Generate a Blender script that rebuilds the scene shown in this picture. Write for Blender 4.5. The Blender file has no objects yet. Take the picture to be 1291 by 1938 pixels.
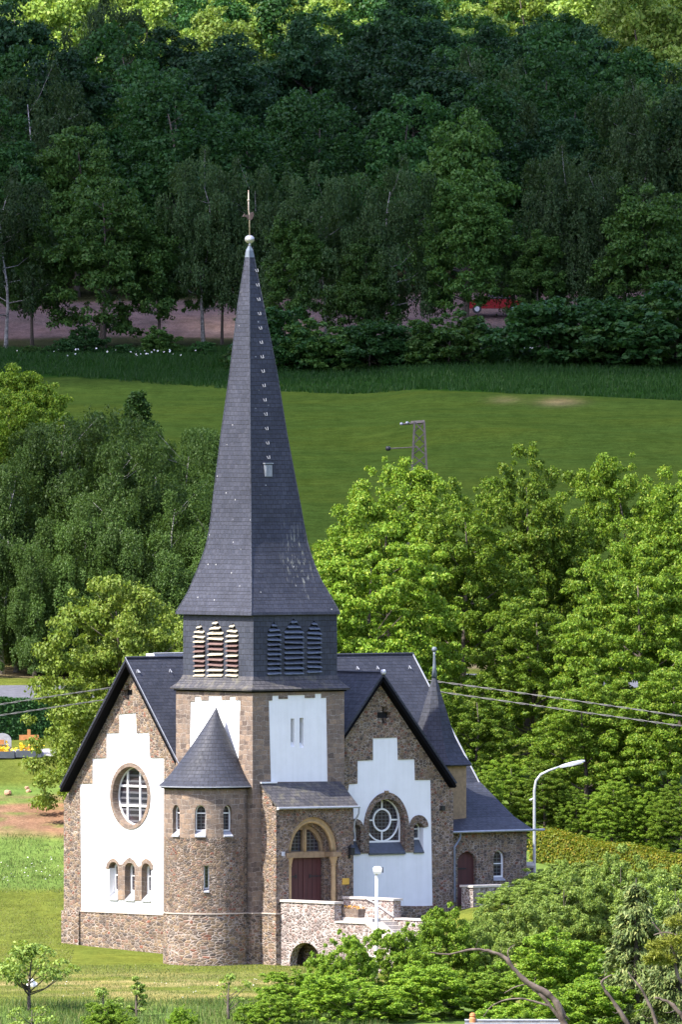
import bpy, bmesh, math, random
import numpy as np
from mathutils import Vector, Matrix
from mathutils.geometry import tessellate_polygon

rad = math.radians
sc = bpy.context.scene
COL = sc.collection

# ------------------------------------------------------------------ camera
F, CX, CY = 27300.0, 645.5, 969.0          # long lens, seen from the opposite hillside
CAM = Vector((3.99, -650.0, 25.8))
PITCH = math.atan(226.0 / F)
cam_d = bpy.data.cameras.new('camera')
cam = bpy.data.objects.new('camera', cam_d)
COL.objects.link(cam)
cam.location = CAM
cam.rotation_euler = (rad(90) - PITCH, 0, 0)
cam_d.sensor_fit = 'VERTICAL'
cam_d.sensor_height = 24.0
cam_d.lens = 24.0 * F / 1938.0
cam_d.clip_start = 1.0
cam_d.clip_end = 6000.0
sc.camera = cam

# ------------------------------------------------------------------ light
SUN_AZ, SUN_EL = rad(61), rad(51)          # azimuth measured to the left of the view back to the camera
S = Vector((-math.sin(SUN_AZ) * math.cos(SUN_EL), -math.cos(SUN_AZ) * math.cos(SUN_EL), math.sin(SUN_EL)))
sun_d = bpy.data.lights.new('sun', 'SUN')
sun_d.energy = 3.2
sun_d.angle = rad(0.53)
sun_d.color = (1.0, 0.95, 0.86)
sun = bpy.data.objects.new('sun', sun_d)
COL.objects.link(sun)
sun.rotation_euler = (-S).to_track_quat('-Z', 'Y').to_euler()
sun.location = (-60, -40, 60)
w = bpy.data.worlds.new('World')
sc.world = w
w.use_nodes = True
nt = w.node_tree
sky = nt.nodes.new('ShaderNodeTexSky')
sky.sky_type = 'NISHITA'
sky.sun_disc = False
sky.sun_elevation = SUN_EL
sky.sun_rotation = math.atan2(S.x, S.y)
tint = nt.nodes.new('ShaderNodeMix'); tint.data_type = 'RGBA'; tint.blend_type = 'MULTIPLY'
tint.inputs[0].default_value = 1.0; tint.inputs[7].default_value = (1.13, 0.96, 1.03, 1)
nt.links.new(sky.outputs[0], tint.inputs[6])
nt.links.new(tint.outputs[2], nt.nodes['Background'].inputs[0])
nt.nodes['Background'].inputs[1].default_value = 0.15
sc.view_settings.view_transform = 'Standard'
sc.view_settings.look = 'None'
sc.view_settings.gamma = 1.0
sc.view_settings.exposure = 1.88
sc.cycles.max_bounces = 6
sc.cycles.transparent_max_bounces = 8
sc.cycles.use_denoising = True

# ------------------------------------------------------------------ measuring helpers
TH = rad(38)
CT, ST = math.cos(TH), math.sin(TH)
CP, SP = math.cos(PITCH), math.sin(PITCH)
def ray(px, py):
    x, y = (px - CX) / F, (CY - py) / F
    return Vector((x, CP + y * SP, y * CP - SP))
def W(px, py, Y):
    d = ray(px, py); t = (Y - CAM.y) / d.y
    return CAM + d * t
def loc(v):                                  # world -> church axes (a right and back, b left and back)
    return (CT * v.x + ST * v.y, -ST * v.x + CT * v.y, v.z)
def PR(px, py, b0):                          # point of a wall that faces right -> (a, z)
    d = ray(px, py); db = -ST * d.x + CT * d.y; cb = -ST * CAM.x + CT * CAM.y
    p = loc(CAM + d * ((b0 - cb) / db)); return (p[0], p[2])
def PL(px, py, a0):                          # point of a wall that faces left -> (b, z)
    d = ray(px, py); da = CT * d.x + ST * d.y; ca = CT * CAM.x + ST * CAM.y
    p = loc(CAM + d * ((a0 - ca) / da)); return (p[1], p[2])

# ------------------------------------------------------------------ scene helpers
def thing(name, label, cat, location=(0, 0, 0), rotz=0.0, group=None):
    o = bpy.data.objects.new(name, None)
    o.empty_display_size = 0.5
    COL.objects.link(o)
    o.location = location
    o.rotation_euler = (0, 0, rotz)
    tag(o, label, cat, group)
    return o
def tag(o, label=None, cat=None, group=None, kind=None):
    if label: o['label'] = label
    if cat: o['category'] = cat
    if group: o['group'] = group
    if kind: o['kind'] = kind
    return o
def link(name, me, parent=None):
    o = bpy.data.objects.new(name, me)
    COL.objects.link(o)
    if parent: o.parent = parent
    return o
def dup(root, location, rotz=0.0, scale=1.0, label=None, group=None, cat=None):
    r = root.copy(); COL.objects.link(r)
    r.location = location; r.rotation_euler = (0, 0, rotz)
    r.scale = (scale, scale, scale) if not isinstance(scale, tuple) else scale
    if label: r['label'] = label
    if cat: r['category'] = cat
    if group: r['group'] = group
    elif 'group' in r: del r['group']
    for ch in list(root.children):
        c = ch.copy(); COL.objects.link(c); c.parent = r
        for g in list(ch.children):
            d = g.copy(); COL.objects.link(d); d.parent = c
    return r

class MB:
    def __init__(self):
        self.v, self.f, self.uv = [], [], {}
    def add(self, verts, faces):
        n = len(self.v)
        self.v += [tuple(p) for p in verts]
        self.f += [tuple(i + n for i in f) for f in faces]
        return self
    def box(self, x0, x1, y0, y1, z0, z1):
        return self.add([(x0, y0, z0), (x1, y0, z0), (x1, y1, z0), (x0, y1, z0), (x0, y0, z1), (x1, y0, z1), (x1, y1, z1), (x0, y1, z1)],
                        [(0, 3, 2, 1), (4, 5, 6, 7), (0, 1, 5, 4), (1, 2, 6, 5), (2, 3, 7, 6), (3, 0, 4, 7)])
    def hull8(self, lo, hi):                 # two quads, bottom and top
        return self.add(list(lo) + list(hi), [(0, 3, 2, 1), (4, 5, 6, 7), (0, 1, 5, 4), (1, 2, 6, 5), (2, 3, 7, 6), (3, 0, 4, 7)])
    def plate(self, ax, outer, holes, d0, d1):
        m = (lambda u, z, d: (u, d, z)) if ax == 'R' else (lambda u, z, d: (d, u, z)) if ax == 'L' else (lambda u, z, d: (u, z, d))
        loops = [list(outer)] + [list(h) for h in holes]
        flat = [p for l in loops for p in l]
        tris = tessellate_polygon([[Vector((p[0], p[1], 0)) for p in l] for l in loops])
        n = len(flat)
        vs = [m(p[0], p[1], d0) for p in flat] + [m(p[0], p[1], d1) for p in flat]
        fs = [tuple(t) for t in tris] + [tuple(i + n for i in reversed(t)) for t in tris]
        k = 0
        for l in loops:
            c = len(l)
            for i in range(c):
                j = (i + 1) % c
                fs.append((k + i, k + j, k + j + n, k + i + n))
            k += c
        return self.add(vs, fs)
    def slab(self, pts, t):
        P = [Vector(p) for p in pts]
        nrm = Vector((0, 0, 0))
        for i in range(len(P)):
            a, b = P[i], P[(i + 1) % len(P)]
            nrm += a.cross(b)
        nrm.normalize()
        if nrm.z < 0: nrm = -nrm
        Q = [p - nrm * t for p in P]
        n = len(P)
        return self.add(P + Q, [tuple(range(n)), tuple(range(2 * n - 1, n - 1, -1))] + [(i, (i + 1) % n, (i + 1) % n + n, i + n) for i in range(n)])
    def tube(self, path, radii, n=6, cap=True):
        P = [Vector(p) for p in path]
        if not hasattr(radii, '__len__'): radii = [radii] * len(P)
        rings = []
        u = None
        for i, p in enumerate(P):
            t = (P[min(i + 1, len(P) - 1)] - P[max(i - 1, 0)]).normalized()
            if u is None:
                u = t.orthogonal().normalized()
            else:
                u = (u - t * u.dot(t)); u = u.normalized() if u.length > 1e-6 else t.orthogonal().normalized()
            v = t.cross(u)
            rings.append([p + (u * math.cos(2 * math.pi * k / n) + v * math.sin(2 * math.pi * k / n)) * radii[i] for k in range(n)])
        vs = [q for r in rings for q in r]
        fs = [(i * n + k, i * n + (k + 1) % n, (i + 1) * n + (k + 1) % n, (i + 1) * n + k) for i in range(len(P) - 1) for k in range(n)]
        if cap:
            fs += [tuple(range(n - 1, -1, -1)), tuple((len(P) - 1) * n + k for k in range(n))]
        return self.add(vs, fs)
    def loft(self, rings, cap=True):
        n = len(rings[0])
        vs = [q for r in rings for q in r]
        fs = [(i * n + k, i * n + (k + 1) % n, (i + 1) * n + (k + 1) % n, (i + 1) * n + k) for i in range(len(rings) - 1) for k in range(n)]
        if cap:
            fs += [tuple(range(n - 1, -1, -1)), tuple((len(rings) - 1) * n + k for k in range(n))]
        return self.add(vs, fs)
    def ball(self, c, r, n=12):
        if not hasattr(r, '__len__'): r = (r, r, r)
        rings = []
        for i in range(1, n // 2 + 1):
            ph = math.pi * i / (n // 2 + 1) - math.pi / 2
            rings.append([(c[0] + r[0] * math.cos(ph) * math.cos(2 * math.pi * k / n), c[1] + r[1] * math.cos(ph) * math.sin(2 * math.pi * k / n), c[2] + r[2] * math.sin(ph)) for k in range(n)])
        return self.loft(rings)
    def mesh(self, name, mat=None, smooth=False, recalc=True, uv=True):
        me = bpy.data.meshes.new(name)
        me.from_pydata(self.v, [], self.f)
        if recalc:
            bm = bmesh.new(); bm.from_mesh(me)
            bmesh.ops.recalc_face_normals(bm, faces=bm.faces)
            bm.to_mesh(me); bm.free()
        if uv: planar_uv(me)
        if mat: me.materials.append(mat)
        if smooth: me.shade_smooth()
        me.update()
        return me
    def build(self, name, mat, parent=None, smooth=False, recalc=True):
        return link(name, self.mesh(name, mat, smooth, recalc), parent)

def planar_uv(me):                           # metres on the face: u level, v up the slope
    lay = me.uv_layers.new(name='UVMap')
    Z = Vector((0, 0, 1))
    for p in me.polygons:
        n = p.normal
        if abs(n.z) > 0.995: u, v = Vector((1, 0, 0)), Vector((0, 1, 0))
        else:
            u = Z.cross(n).normalized(); v = n.cross(u)
        for li in p.loop_indices:
            co = me.vertices[me.loops[li].vertex_index].co
            lay.data[li].uv = (co.dot(u), co.dot(v))

def carve(body, cutters):                    # body MB minus cutter MBs -> mesh
    o = link('carve_body', body.mesh('carve_body', uv=False))
    cs = []
    for c in cutters:
        k = link('carve_tool', c.mesh('carve_tool', uv=False)); cs.append(k)
        m = o.modifiers.new('cut', 'BOOLEAN'); m.operation = 'DIFFERENCE'; m.object = k; m.solver = 'EXACT'
    dg = bpy.context.evaluated_depsgraph_get()
    me = bpy.data.meshes.new_from_object(o.evaluated_get(dg))
    for k in cs + [o]:
        d = k.data; bpy.data.objects.remove(k); bpy.data.meshes.remove(d)
    return me

# ------------------------------------------------------------------ materials
def sock(n, s): return n.outputs[s] if isinstance(s, (int, str)) else s
class NT:
    def __init__(self, name):
        self.m = bpy.data.materials.new(name); self.m.use_nodes = True
        self.t = self.m.node_tree; self.b = self.t.nodes['Principled BSDF']
        self.out = self.t.nodes['Material Output']
    def n(self, typ, ins=None, **kw):
        x = self.t.nodes.new('ShaderNode' + typ)
        for k, v in kw.items(): setattr(x, k, v)
        for k, v in (ins or {}).items(): self.set(x, k, v)
        return x
    def set(self, x, k, v):
        i = x.inputs[k]
        if isinstance(v, bpy.types.NodeSocket): self.t.links.new(v, i)
        else: i.default_value = v
    def ramp(self, fac, stops, interp='LINEAR'):
        r = self.t.nodes.new('ShaderNodeValToRGB'); r.color_ramp.interpolation = interp
        e = r.color_ramp.elements
        while len(e) < len(stops): e.new(0.5)
        for i, (p, c) in enumerate(stops):
            e[i].position = p; e[i].color = (*c, 1) if hasattr(c, '__len__') else (c, c, c, 1)
        self.t.links.new(fac, r.inputs[0]); return r.outputs[0]
    def mix(self, fac, a, b, blend='MIX'):
        x = self.t.nodes.new('ShaderNodeMix'); x.data_type = 'RGBA'; x.blend_type = blend
        for i, v in ((0, fac), (6, a), (7, b)):
            if isinstance(v, bpy.types.NodeSocket): self.t.links.new(v, x.inputs[i])
            else: x.inputs[i].default_value = v if i == 0 else (*v, 1)
        return x.outputs[2]
    def math(self, op, a, b=0.0):
        x = self.t.nodes.new('ShaderNodeMath'); x.operation = op
        for i, v in ((0, a), (1, b)):
            if isinstance(v, bpy.types.NodeSocket): self.t.links.new(v, x.inputs[i])
            else: x.inputs[i].default_value = v
        return x.outputs[0]
    def bump(self, h, s=0.4, d=0.02):
        x = self.n('Bump', {'Height': h, 'Strength': s, 'Distance': d}); self.set(self.b, 'Normal', x.outputs[0]); return x
    def noise(self, vec, scale, detail=3.0, rough=0.55):
        return self.n('TexNoise', {'Vector': vec, 'Scale': scale, 'Detail': detail, 'Roughness': rough}).outputs

def plain(name, col, rough=0.7, var=0.0, scale=4.0, metal=0.0, spec=0.5, col2=None):
    N = NT(name)
    N.set(N.b, 'Roughness', rough); N.set(N.b, 'Metallic', metal); N.set(N.b, 'Specular IOR Level', spec)
    if var or col2:
        tc = N.n('TexCoord').outputs['Object']
        f = N.noise(tc, scale, 4.0)[0]
        a = col2 or tuple(c * (1 - var) for c in col)
        b = col if col2 else tuple(min(1, c * (1 + var)) for c in col)
        N.set(N.b, 'Base Color', N.ramp(f, [(0.3, a), (0.7, b)]))
        N.bump(f, 0.15, 0.01)
    else:
        N.set(N.b, 'Base Color', (*col, 1))
    return N.m

def stone(name, cols, mortar, sx=3.0, sz=4.6, edge=0.05, seed=0.0, bump=0.7):
    N = NT(name)
    tc = N.n('TexCoord').outputs['Object']
    mp = N.n('Mapping', {'Vector': tc, 'Location': (seed, seed * 1.3, seed * 0.7), 'Scale': (sx, sx, sz)}).outputs[0]
    nz = N.noise(mp, 1.3, 2.0)
    off = N.n('VectorMath', {0: nz[1], 1: (0.5, 0.5, 0.5)}, operation='SUBTRACT').outputs[0]
    off = N.n('VectorMath', {0: off, 'Scale': 0.45}, operation='SCALE').outputs[0]
    v = N.n('VectorMath', {0: mp, 1: off}, operation='ADD').outputs[0]
    f1 = N.n('TexVoronoi', {'Vector': v, 'Scale': 1.0, 'Randomness': 0.85}, feature='F1')
    ed = N.n('TexVoronoi', {'Vector': v, 'Scale': 1.0, 'Randomness': 0.85}, feature='DISTANCE_TO_EDGE').outputs[0]
    sp = N.n('SeparateColor', {0: f1.outputs['Color']})
    c = N.ramp(sp.outputs[0], cols, 'CONSTANT')
    c = N.mix(N.math('MULTIPLY', sp.outputs[1], 0.45), c, (0.02, 0.017, 0.015))
    fine = N.noise(tc, 14.0, 4.0, 0.7)[0]
    c = N.mix(0.8, c, N.ramp(fine, [(0.3, 0.55), (0.7, 1.3)]), 'MULTIPLY')
    big = N.noise(tc, 0.5, 2.0)[0]
    c = N.mix(0.6, c, N.ramp(big, [(0.3, 0.75), (0.7, 1.15)]), 'MULTIPLY')
    mk = N.ramp(ed, [(0.0, 1.0), (edge, 0.85), (edge * 2.2, 0.0)])
    mk = N.math('MULTIPLY', mk, N.ramp(N.noise(tc, 2.2, 2.0)[0], [(0.35, 0.25), (0.6, 1.0)]))
    c = N.mix(mk, c, mortar)
    N.set(N.b, 'Base Color', c); N.set(N.b, 'Roughness', 0.9); N.set(N.b, 'Specular IOR Level', 0.2)
    h = N.ramp(ed, [(0.0, 0.0), (edge * 3, 1.0)])
    h = N.math('ADD', h, N.math('MULTIPLY', fine, 0.6))
    N.bump(h, bump, 0.05)
    return N.m

RUBBLE = [(0.0, (0.206, 0.145, 0.098)), (0.14, (0.278, 0.200, 0.130)), (0.3, (0.160, 0.120, 0.093)), (0.42, (0.258, 0.165, 0.116)), (0.55, (0.227, 0.170, 0.116)), (0.66, (0.129, 0.105, 0.088)), (0.76, (0.309, 0.220, 0.135)), (0.88, (0.196, 0.160, 0.130)), (0.95, (0.258, 0.115, 0.074))]
ASH = [(0.0, (0.25, 0.175, 0.115)), (0.2, (0.30, 0.215, 0.14)), (0.45, (0.22, 0.155, 0.11)), (0.6, (0.28, 0.19, 0.125)), (0.8, (0.24, 0.18, 0.14))]
PALE = [(0.0, (0.264, 0.200, 0.168)), (0.2, (0.304, 0.240, 0.208)), (0.4, (0.216, 0.160, 0.136)), (0.55, (0.288, 0.200, 0.168)), (0.75, (0.320, 0.264, 0.232)), (0.9, (0.208, 0.168, 0.152))]
M = {}
M['stone'] = stone('rubble_stone', RUBBLE, (0.40, 0.34, 0.28), 5.2, 8.6, 0.05)
M['stone_fine'] = stone('rubble_stone_small', RUBBLE, (0.36, 0.30, 0.25), 5.6, 9.6, 0.055, 3.1, 0.9)
M['course'] = stone('coursed_stone', RUBBLE, (0.38, 0.32, 0.27), 3.6, 7.6, 0.055, 7.7)
def blocks(name, cols, mortar, bw, rh, seed=0.0):
    N = NT(name)
    uv = N.n('TexCoord').outputs['UV']; ob = N.n('TexCoord').outputs['Object']
    wob = N.n('VectorMath', {0: N.noise(uv, 2.2, 3.0)[1], 1: (0.5, 0.5, 0.5)}, operation='SUBTRACT').outputs[0]
    wob = N.n('VectorMath', {0: wob, 'Scale': 0.30}, operation='SCALE').outputs[0]
    v = N.n('VectorMath', {0: uv, 1: wob}, operation='ADD').outputs[0]
    v = N.n('VectorMath', {0: v, 1: (seed, seed * 0.37, 0)}, operation='ADD').outputs[0]
    br = N.n('TexBrick', {'Vector': v, 'Color1': (0, 0, 0, 1), 'Color2': (1, 1, 1, 1), 'Mortar': (0, 0, 0, 1), 'Scale': 1.0, 'Mortar Size': 0.018, 'Mortar Smooth': 0.4, 'Brick Width': bw, 'Row Height': rh}, offset=0.42, squash=0.8, squash_frequency=3)
    sep = N.n('SeparateColor', {0: br.outputs[0]})
    c = N.ramp(sep.outputs[0], cols)
    big = N.noise(ob, 1.7, 3.0)[0]
    c = N.mix(0.8, c, N.ramp(big, [(0.3, (0.72, 0.74, 0.8)), (0.7, (1.28, 1.18, 1.08))]), 'MULTIPLY')
    fine = N.noise(ob, 16.0, 4.0, 0.7)[0]
    c = N.mix(0.8, c, N.ramp(fine, [(0.3, 0.6), (0.7, 1.3)]), 'MULTIPLY')
    mk = N.math('MULTIPLY', br.outputs[1], N.ramp(N.noise(ob, 3.0, 2.0)[0], [(0.35, 0.3), (0.6, 1.0)]))
    c = N.mix(mk, c, mortar)
    N.set(N.b, 'Base Color', c); N.set(N.b, 'Roughness', 0.9); N.set(N.b, 'Specular IOR Level', 0.15)
    N.bump(N.math('ADD', N.math('MULTIPLY', br.outputs[1], -1.0), N.math('MULTIPLY', fine, 0.7)), 0.55, 0.04)
    return N.m
M['ashlar'] = blocks('dressed_stone', [(0.0, (0.12, 0.095, 0.08)), (0.3, (0.215, 0.165, 0.125)), (0.6, (0.175, 0.14, 0.115)), (1.0, (0.27, 0.205, 0.15))], (0.29, 0.25, 0.21), 0.40, 0.22)
M['terrace'] = stone('terrace_stone', PALE, (0.46, 0.42, 0.385), 5.0, 6.2, 0.08, 5.2, 0.8)
M['tan'] = plain('tan_sandstone', (0.36, 0.25, 0.125), 0.85, 0.18, 5)
M['tan_dark'] = plain('brown_sandstone', (0.26, 0.18, 0.10), 0.85, 0.2, 6)
M['coping'] = plain('coping_stone', (0.47, 0.43, 0.37), 0.85, 0.2, 6)
M['string'] = plain('string_course_stone', (0.40, 0.34, 0.28), 0.85, 0.15, 7)
M['sill'] = plain('grey_sill_slate', (0.30, 0.31, 0.33), 0.55, 0.2, 6)
M['sill_dark'] = plain('dark_sill_slate', (0.07, 0.08, 0.095), 0.5, 0.2, 6)
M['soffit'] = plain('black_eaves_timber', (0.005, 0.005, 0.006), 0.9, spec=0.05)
M['zinc'] = plain('weathered_zinc', (0.30, 0.32, 0.35), 0.45, 0.15, 5, metal=0.3)
M['lead'] = plain('pale_lead', (0.48, 0.49, 0.52), 0.5, 0.15, 5)
M['copper'] = plain('dull_grey_green_metal', (0.13, 0.155, 0.18), 0.5, 0.15, 5)
M['silver'] = plain('silvered_metal', (0.42, 0.41, 0.40), 0.38, 0.1, 5, metal=0.55)
M['gilt'] = plain('worn_gilt_iron', (0.30, 0.25, 0.19), 0.5, 0.4, 8, metal=0.3)
M['rust'] = plain('rusty_iron', (0.035, 0.02, 0.018), 0.7, 0.3, 8)
M['white'] = plain('white_paint', (0.80, 0.80, 0.78), 0.5)
M['iron'] = plain('black_iron', (0.015, 0.015, 0.017), 0.5)
M['galv'] = plain('galvanised_steel', (0.52, 0.54, 0.55), 0.45, 0.1, 6, metal=0.35)
M['void'] = plain('dark_interior', (0.012, 0.012, 0.014), 0.9)
M['yellow'] = plain('yellow_plate', (0.55, 0.33, 0.05), 0.6, 0.15, 20)

def plaster():
    N = NT('white_roughcast')
    tc = N.n('TexCoord').outputs['Object']
    f = N.noise(tc, 1.2, 5.0, 0.65)[0]
    g = N.noise(tc, 22.0, 3.0)[0]
    sv = N.n('Mapping', {'Vector': tc, 'Scale': (4.0, 4.0, 0.22)}).outputs[0]
    c = N.ramp(f, [(0.25, (0.76, 0.76, 0.75)), (0.75, (0.84, 0.84, 0.83))])
    c = N.mix(0.8, c, N.ramp(N.noise(sv, 1.0, 4.0, 0.7)[0], [(0.35, (0.945, 0.945, 0.935)), (0.55, (1.0, 1.0, 1.0))]), 'MULTIPLY')
    N.set(N.b, 'Base Color', c)
    N.set(N.b, 'Roughness', 0.95); N.set(N.b, 'Specular IOR Level', 0.1)
    N.bump(g, 0.12, 0.02)
    return N.m
M['plaster'] = plaster()

def slate(name, c1, c2, row=0.25, width=0.32, rough=0.42, lichen=0.0, stain=False):
    N = NT(name)
    uv = N.n('TexCoord').outputs['UV']
    ob = N.n('TexCoord').outputs['Object']
    wob = N.noise(uv, 1.5, 2.0)[1]
    wv = N.n('VectorMath', {0: wob, 'Scale': 0.05}, operation='SCALE').outputs[0]
    uvw = N.n('VectorMath', {0: uv, 1: wv}, operation='ADD').outputs[0]
    br = N.n('TexBrick', {'Vector': uvw, 'Color1': (*c1, 1), 'Color2': (*c2, 1), 'Mortar': (0.012, 0.012, 0.014, 1), 'Scale': 1.0, 'Mortar Size': 0.012, 'Mortar Smooth': 0.35, 'Bias': 0.0, 'Brick Width': width, 'Row Height': row})
    sepc = N.n('SeparateXYZ', {0: uvw})
    ramp_v = N.math('FRACT', N.math('DIVIDE', sepc.outputs[1], row))
    c = N.mix(0.5, br.outputs[0], N.ramp(N.noise(ob, 0.8, 4.0)[0], [(0.3, 0.65), (0.7, 1.35)]), 'MULTIPLY')
    c = N.mix(0.35, c, N.ramp(N.noise(ob, 9.0, 3.0)[0], [(0.3, 0.5), (0.7, 1.5)]), 'MULTIPLY')
    if lichen:
        lm = N.ramp(N.noise(ob, 2.5, 6.0, 0.7)[0], [(0.5, 0.0), (0.68, lichen)])
        c = N.mix(lm, c, (0.17, 0.155, 0.10))
    if stain:                                # pale droppings washed down one side below the hatch
        sm = N.n('Mapping', {'Vector': ob, 'Scale': (7.0, 7.0, 0.45)}).outputs[0]
        st = N.ramp(N.noise(sm, 1.0, 4.0, 0.7)[0], [(0.55, 0.0), (0.68, 0.8)])
        so = N.n('SeparateXYZ', {0: ob})
        d = N.n('VectorMath', {0: ob, 1: (3.35, 0.9, 18.3)}, operation='SUBTRACT').outputs[0]
        d = N.n('VectorMath', {0: d, 1: (0.8, 0.5, 0.34)}, operation='MULTIPLY').outputs[0]
        ln = N.n('VectorMath', {0: d}, operation='LENGTH').outputs['Value']
        mk = N.math('MULTIPLY', st, N.ramp(ln, [(0.25, 1.0), (0.85, 0.0)]))
        c = N.mix(mk, c, (0.36, 0.36, 0.29))
        sp = N.n('TexVoronoi', {'Vector': ob, 'Scale': 1.7}, feature='F1').outputs['Distance']
        c = N.mix(N.ramp(sp, [(0.0, 0.8), (0.045, 0.6), (0.07, 0.0)]), c, (0.42, 0.42, 0.40))
    N.set(N.b, 'Base Color', c)
    N.set(N.b, 'Roughness', N.ramp(N.noise(ob, 6.0, 3.0)[0], [(0.3, rough - 0.06), (0.7, rough + 0.14)]))
    N.set(N.b, 'Specular IOR Level', 0.36)
    h = N.math('ADD', N.math('MULTIPLY', ramp_v, -0.8), N.math('MULTIPLY', br.outputs[1], -0.6))
    h = N.math('ADD', h, N.math('MULTIPLY', N.noise(ob, 12.0, 2.0)[0], 0.35))
    N.bump(h, 0.45, 0.03)
    return N.m
M['slate'] = slate('dark_roof_slate', (0.022, 0.025, 0.035), (0.034, 0.037, 0.049), 0.2, 0.28, 0.6)
M['slate_spire'] = slate('spire_slate', (0.027, 0.030, 0.043), (0.040, 0.043, 0.058), 0.2, 0.28, 0.58, 0.0, True)
M['slate_worn'] = slate('weathered_slate', (0.045, 0.044, 0.048), (0.075, 0.070, 0.070), 0.2, 0.28, 0.58, 0.5)
M['slate_wall'] = slate('slate_hung_wall', (0.031, 0.036, 0.051), (0.044, 0.049, 0.065), 0.25, 0.32, 0.6)

def glass(name, grid=(0.22, 0.16), lead=0.02):
    N = NT(name)
    uv = N.n('TexCoord').outputs['UV']
    br = N.n('TexBrick', {'Vector': uv, 'Color1': (0.018, 0.02, 0.028, 1), 'Color2': (0.04, 0.028, 0.032, 1), 'Mortar': (0.10, 0.10, 0.11, 1), 'Scale': 1.0, 'Mortar Size': lead, 'Brick Width': grid[0], 'Row Height': grid[1]}, offset=0.0)
    N.set(N.b, 'Base Color', br.outputs[0]); N.set(N.b, 'Roughness', 0.12); N.set(N.b, 'Specular IOR Level', 0.6)
    N.bump(N.noise(uv, 3.0, 2.0)[0], 0.15, 0.02)
    return N.m
M['glass'] = glass('leaded_glass')
M['glass_bands'] = glass('banded_leaded_glass', (3.0, 0.26), 0.05)

def wood_door():
    N = NT('oxblood_door_boards')
    ob = N.n('TexCoord').outputs['Object']
    mp = N.n('Mapping', {'Vector': ob, 'Scale': (9.0, 9.0, 0.6)}).outputs[0]
    f = N.noise(mp, 1.0, 4.0)[0]
    N.set(N.b, 'Base Color', N.ramp(f, [(0.3, (0.05, 0.015, 0.014)), (0.7, (0.085, 0.026, 0.023))]))
    N.set(N.b, 'Roughness', 0.6); N.bump(f, 0.3, 0.01)
    return N.m
M['door'] = wood_door()

def louvre(name, a, b):
    N = NT(name)
    g = N.n('NewGeometry').outputs['Random Per Island']
    c = N.ramp(g, [(0.0, a), (0.62, b)], 'CONSTANT')
    f = N.noise(N.n('TexCoord').outputs['Object'], 9.0, 3.0)[0]
    N.set(N.b, 'Base Color', N.mix(0.7, c, N.ramp(f, [(0.3, 0.6), (0.7, 1.3)]), 'MULTIPLY'))
    N.set(N.b, 'Roughness', 0.75)
    return N.m
M['louvre_sunlit'] = louvre('sunlit_weathered_louvre_boards', (0.46, 0.41, 0.30), (0.16, 0.10, 0.085))  # weathered boards of the sunny face, sun on their edges put into the cream
M['louvre_shaded'] = louvre('shaded_louvre_boards', (0.13, 0.155, 0.20), (0.105, 0.12, 0.155))  # boards of the shaded face, shade put into the blue-grey

def leaves(name, a, b, trans=0.32, rough=0.5, c3=None, var=0.28):
    N = NT(name)
    g = N.n('NewGeometry').outputs['Random Per Island']
    oi = N.n('ObjectInfo').outputs['Random']
    c = N.ramp(g, [(0.0, a), (0.75, b), (1.0, c3 or b)])
    c = N.mix(1.0, c, N.ramp(oi, [(0.0, 1.0 - var), (1.0, 1.0 + var)]), 'MULTIPLY')
    N.set(N.b, 'Base Color', c); N.set(N.b, 'Roughness', rough); N.set(N.b, 'Specular IOR Level', 0.16)
    tr = N.n('BsdfTranslucent', {0: N.mix(1.0, c, (1.15, 1.1, 0.55), 'MULTIPLY')})
    mx = N.n('MixShader', {0: trans, 1: N.b.outputs[0], 2: tr.outputs[0]})
    N.t.links.new(mx.outputs[0], N.out.inputs[0])
    return N.m
M['lf_maple'] = leaves('maple_leaves', (0.085, 0.169, 0.015), (0.162, 0.261, 0.024), c3=(0.249, 0.297, 0.038))
M['lf_oak'] = leaves('forest_leaves', (0.020, 0.070, 0.017), (0.036, 0.101, 0.021), c3=(0.046, 0.115, 0.030))
M['lf_dark'] = leaves('dark_forest_leaves', (0.017, 0.054, 0.021), (0.028, 0.073, 0.024))
M['lf_birch'] = leaves('birch_leaves', (0.043, 0.088, 0.017), (0.069, 0.123, 0.023), c3=(0.091, 0.152, 0.038))
M['lf_chestnut'] = leaves('chestnut_leaves', (0.128, 0.208, 0.026), (0.216, 0.296, 0.045), c3=(0.299, 0.359, 0.078))
M['lf_bush'] = leaves('bush_leaves', (0.112, 0.221, 0.022), (0.214, 0.345, 0.032), c3=(0.315, 0.402, 0.054), var=0.15)
M['lf_grey'] = leaves('grey_green_leaves', (0.138, 0.217, 0.045), (0.223, 0.320, 0.061), c3=(0.361, 0.435, 0.111), var=0.15)
M['lf_hedge'] = leaves('yellow_hedge_leaves', (0.085, 0.135, 0.014), (0.185, 0.210, 0.018), c3=(0.33, 0.25, 0.03), var=0.05)
M['lf_sunny'] = leaves('sunlit_hilltop_leaves', (0.125, 0.213, 0.035), (0.216, 0.312, 0.053), c3=(0.274, 0.338, 0.088))  # sunlight on the hilltop trees is put into these paler leaves
M['lf_birch_far'] = leaves('far_birch_leaves', (0.032, 0.068, 0.020), (0.048, 0.090, 0.028))
M['lf_front'] = leaves('forest_edge_leaves', (0.036, 0.092, 0.018), (0.062, 0.135, 0.024), c3=(0.085, 0.155, 0.035))  # forest leaves lightened in colour, standing in for partial sun on edge trees
M['lf_spruce'] = leaves('spruce_needles', (0.069, 0.110, 0.029), (0.131, 0.169, 0.046), trans=0.1, c3=(0.262, 0.279, 0.092))
M['lf_pine'] = leaves('pine_needles', (0.156, 0.192, 0.024), (0.240, 0.264, 0.036), trans=0.25)
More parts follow.
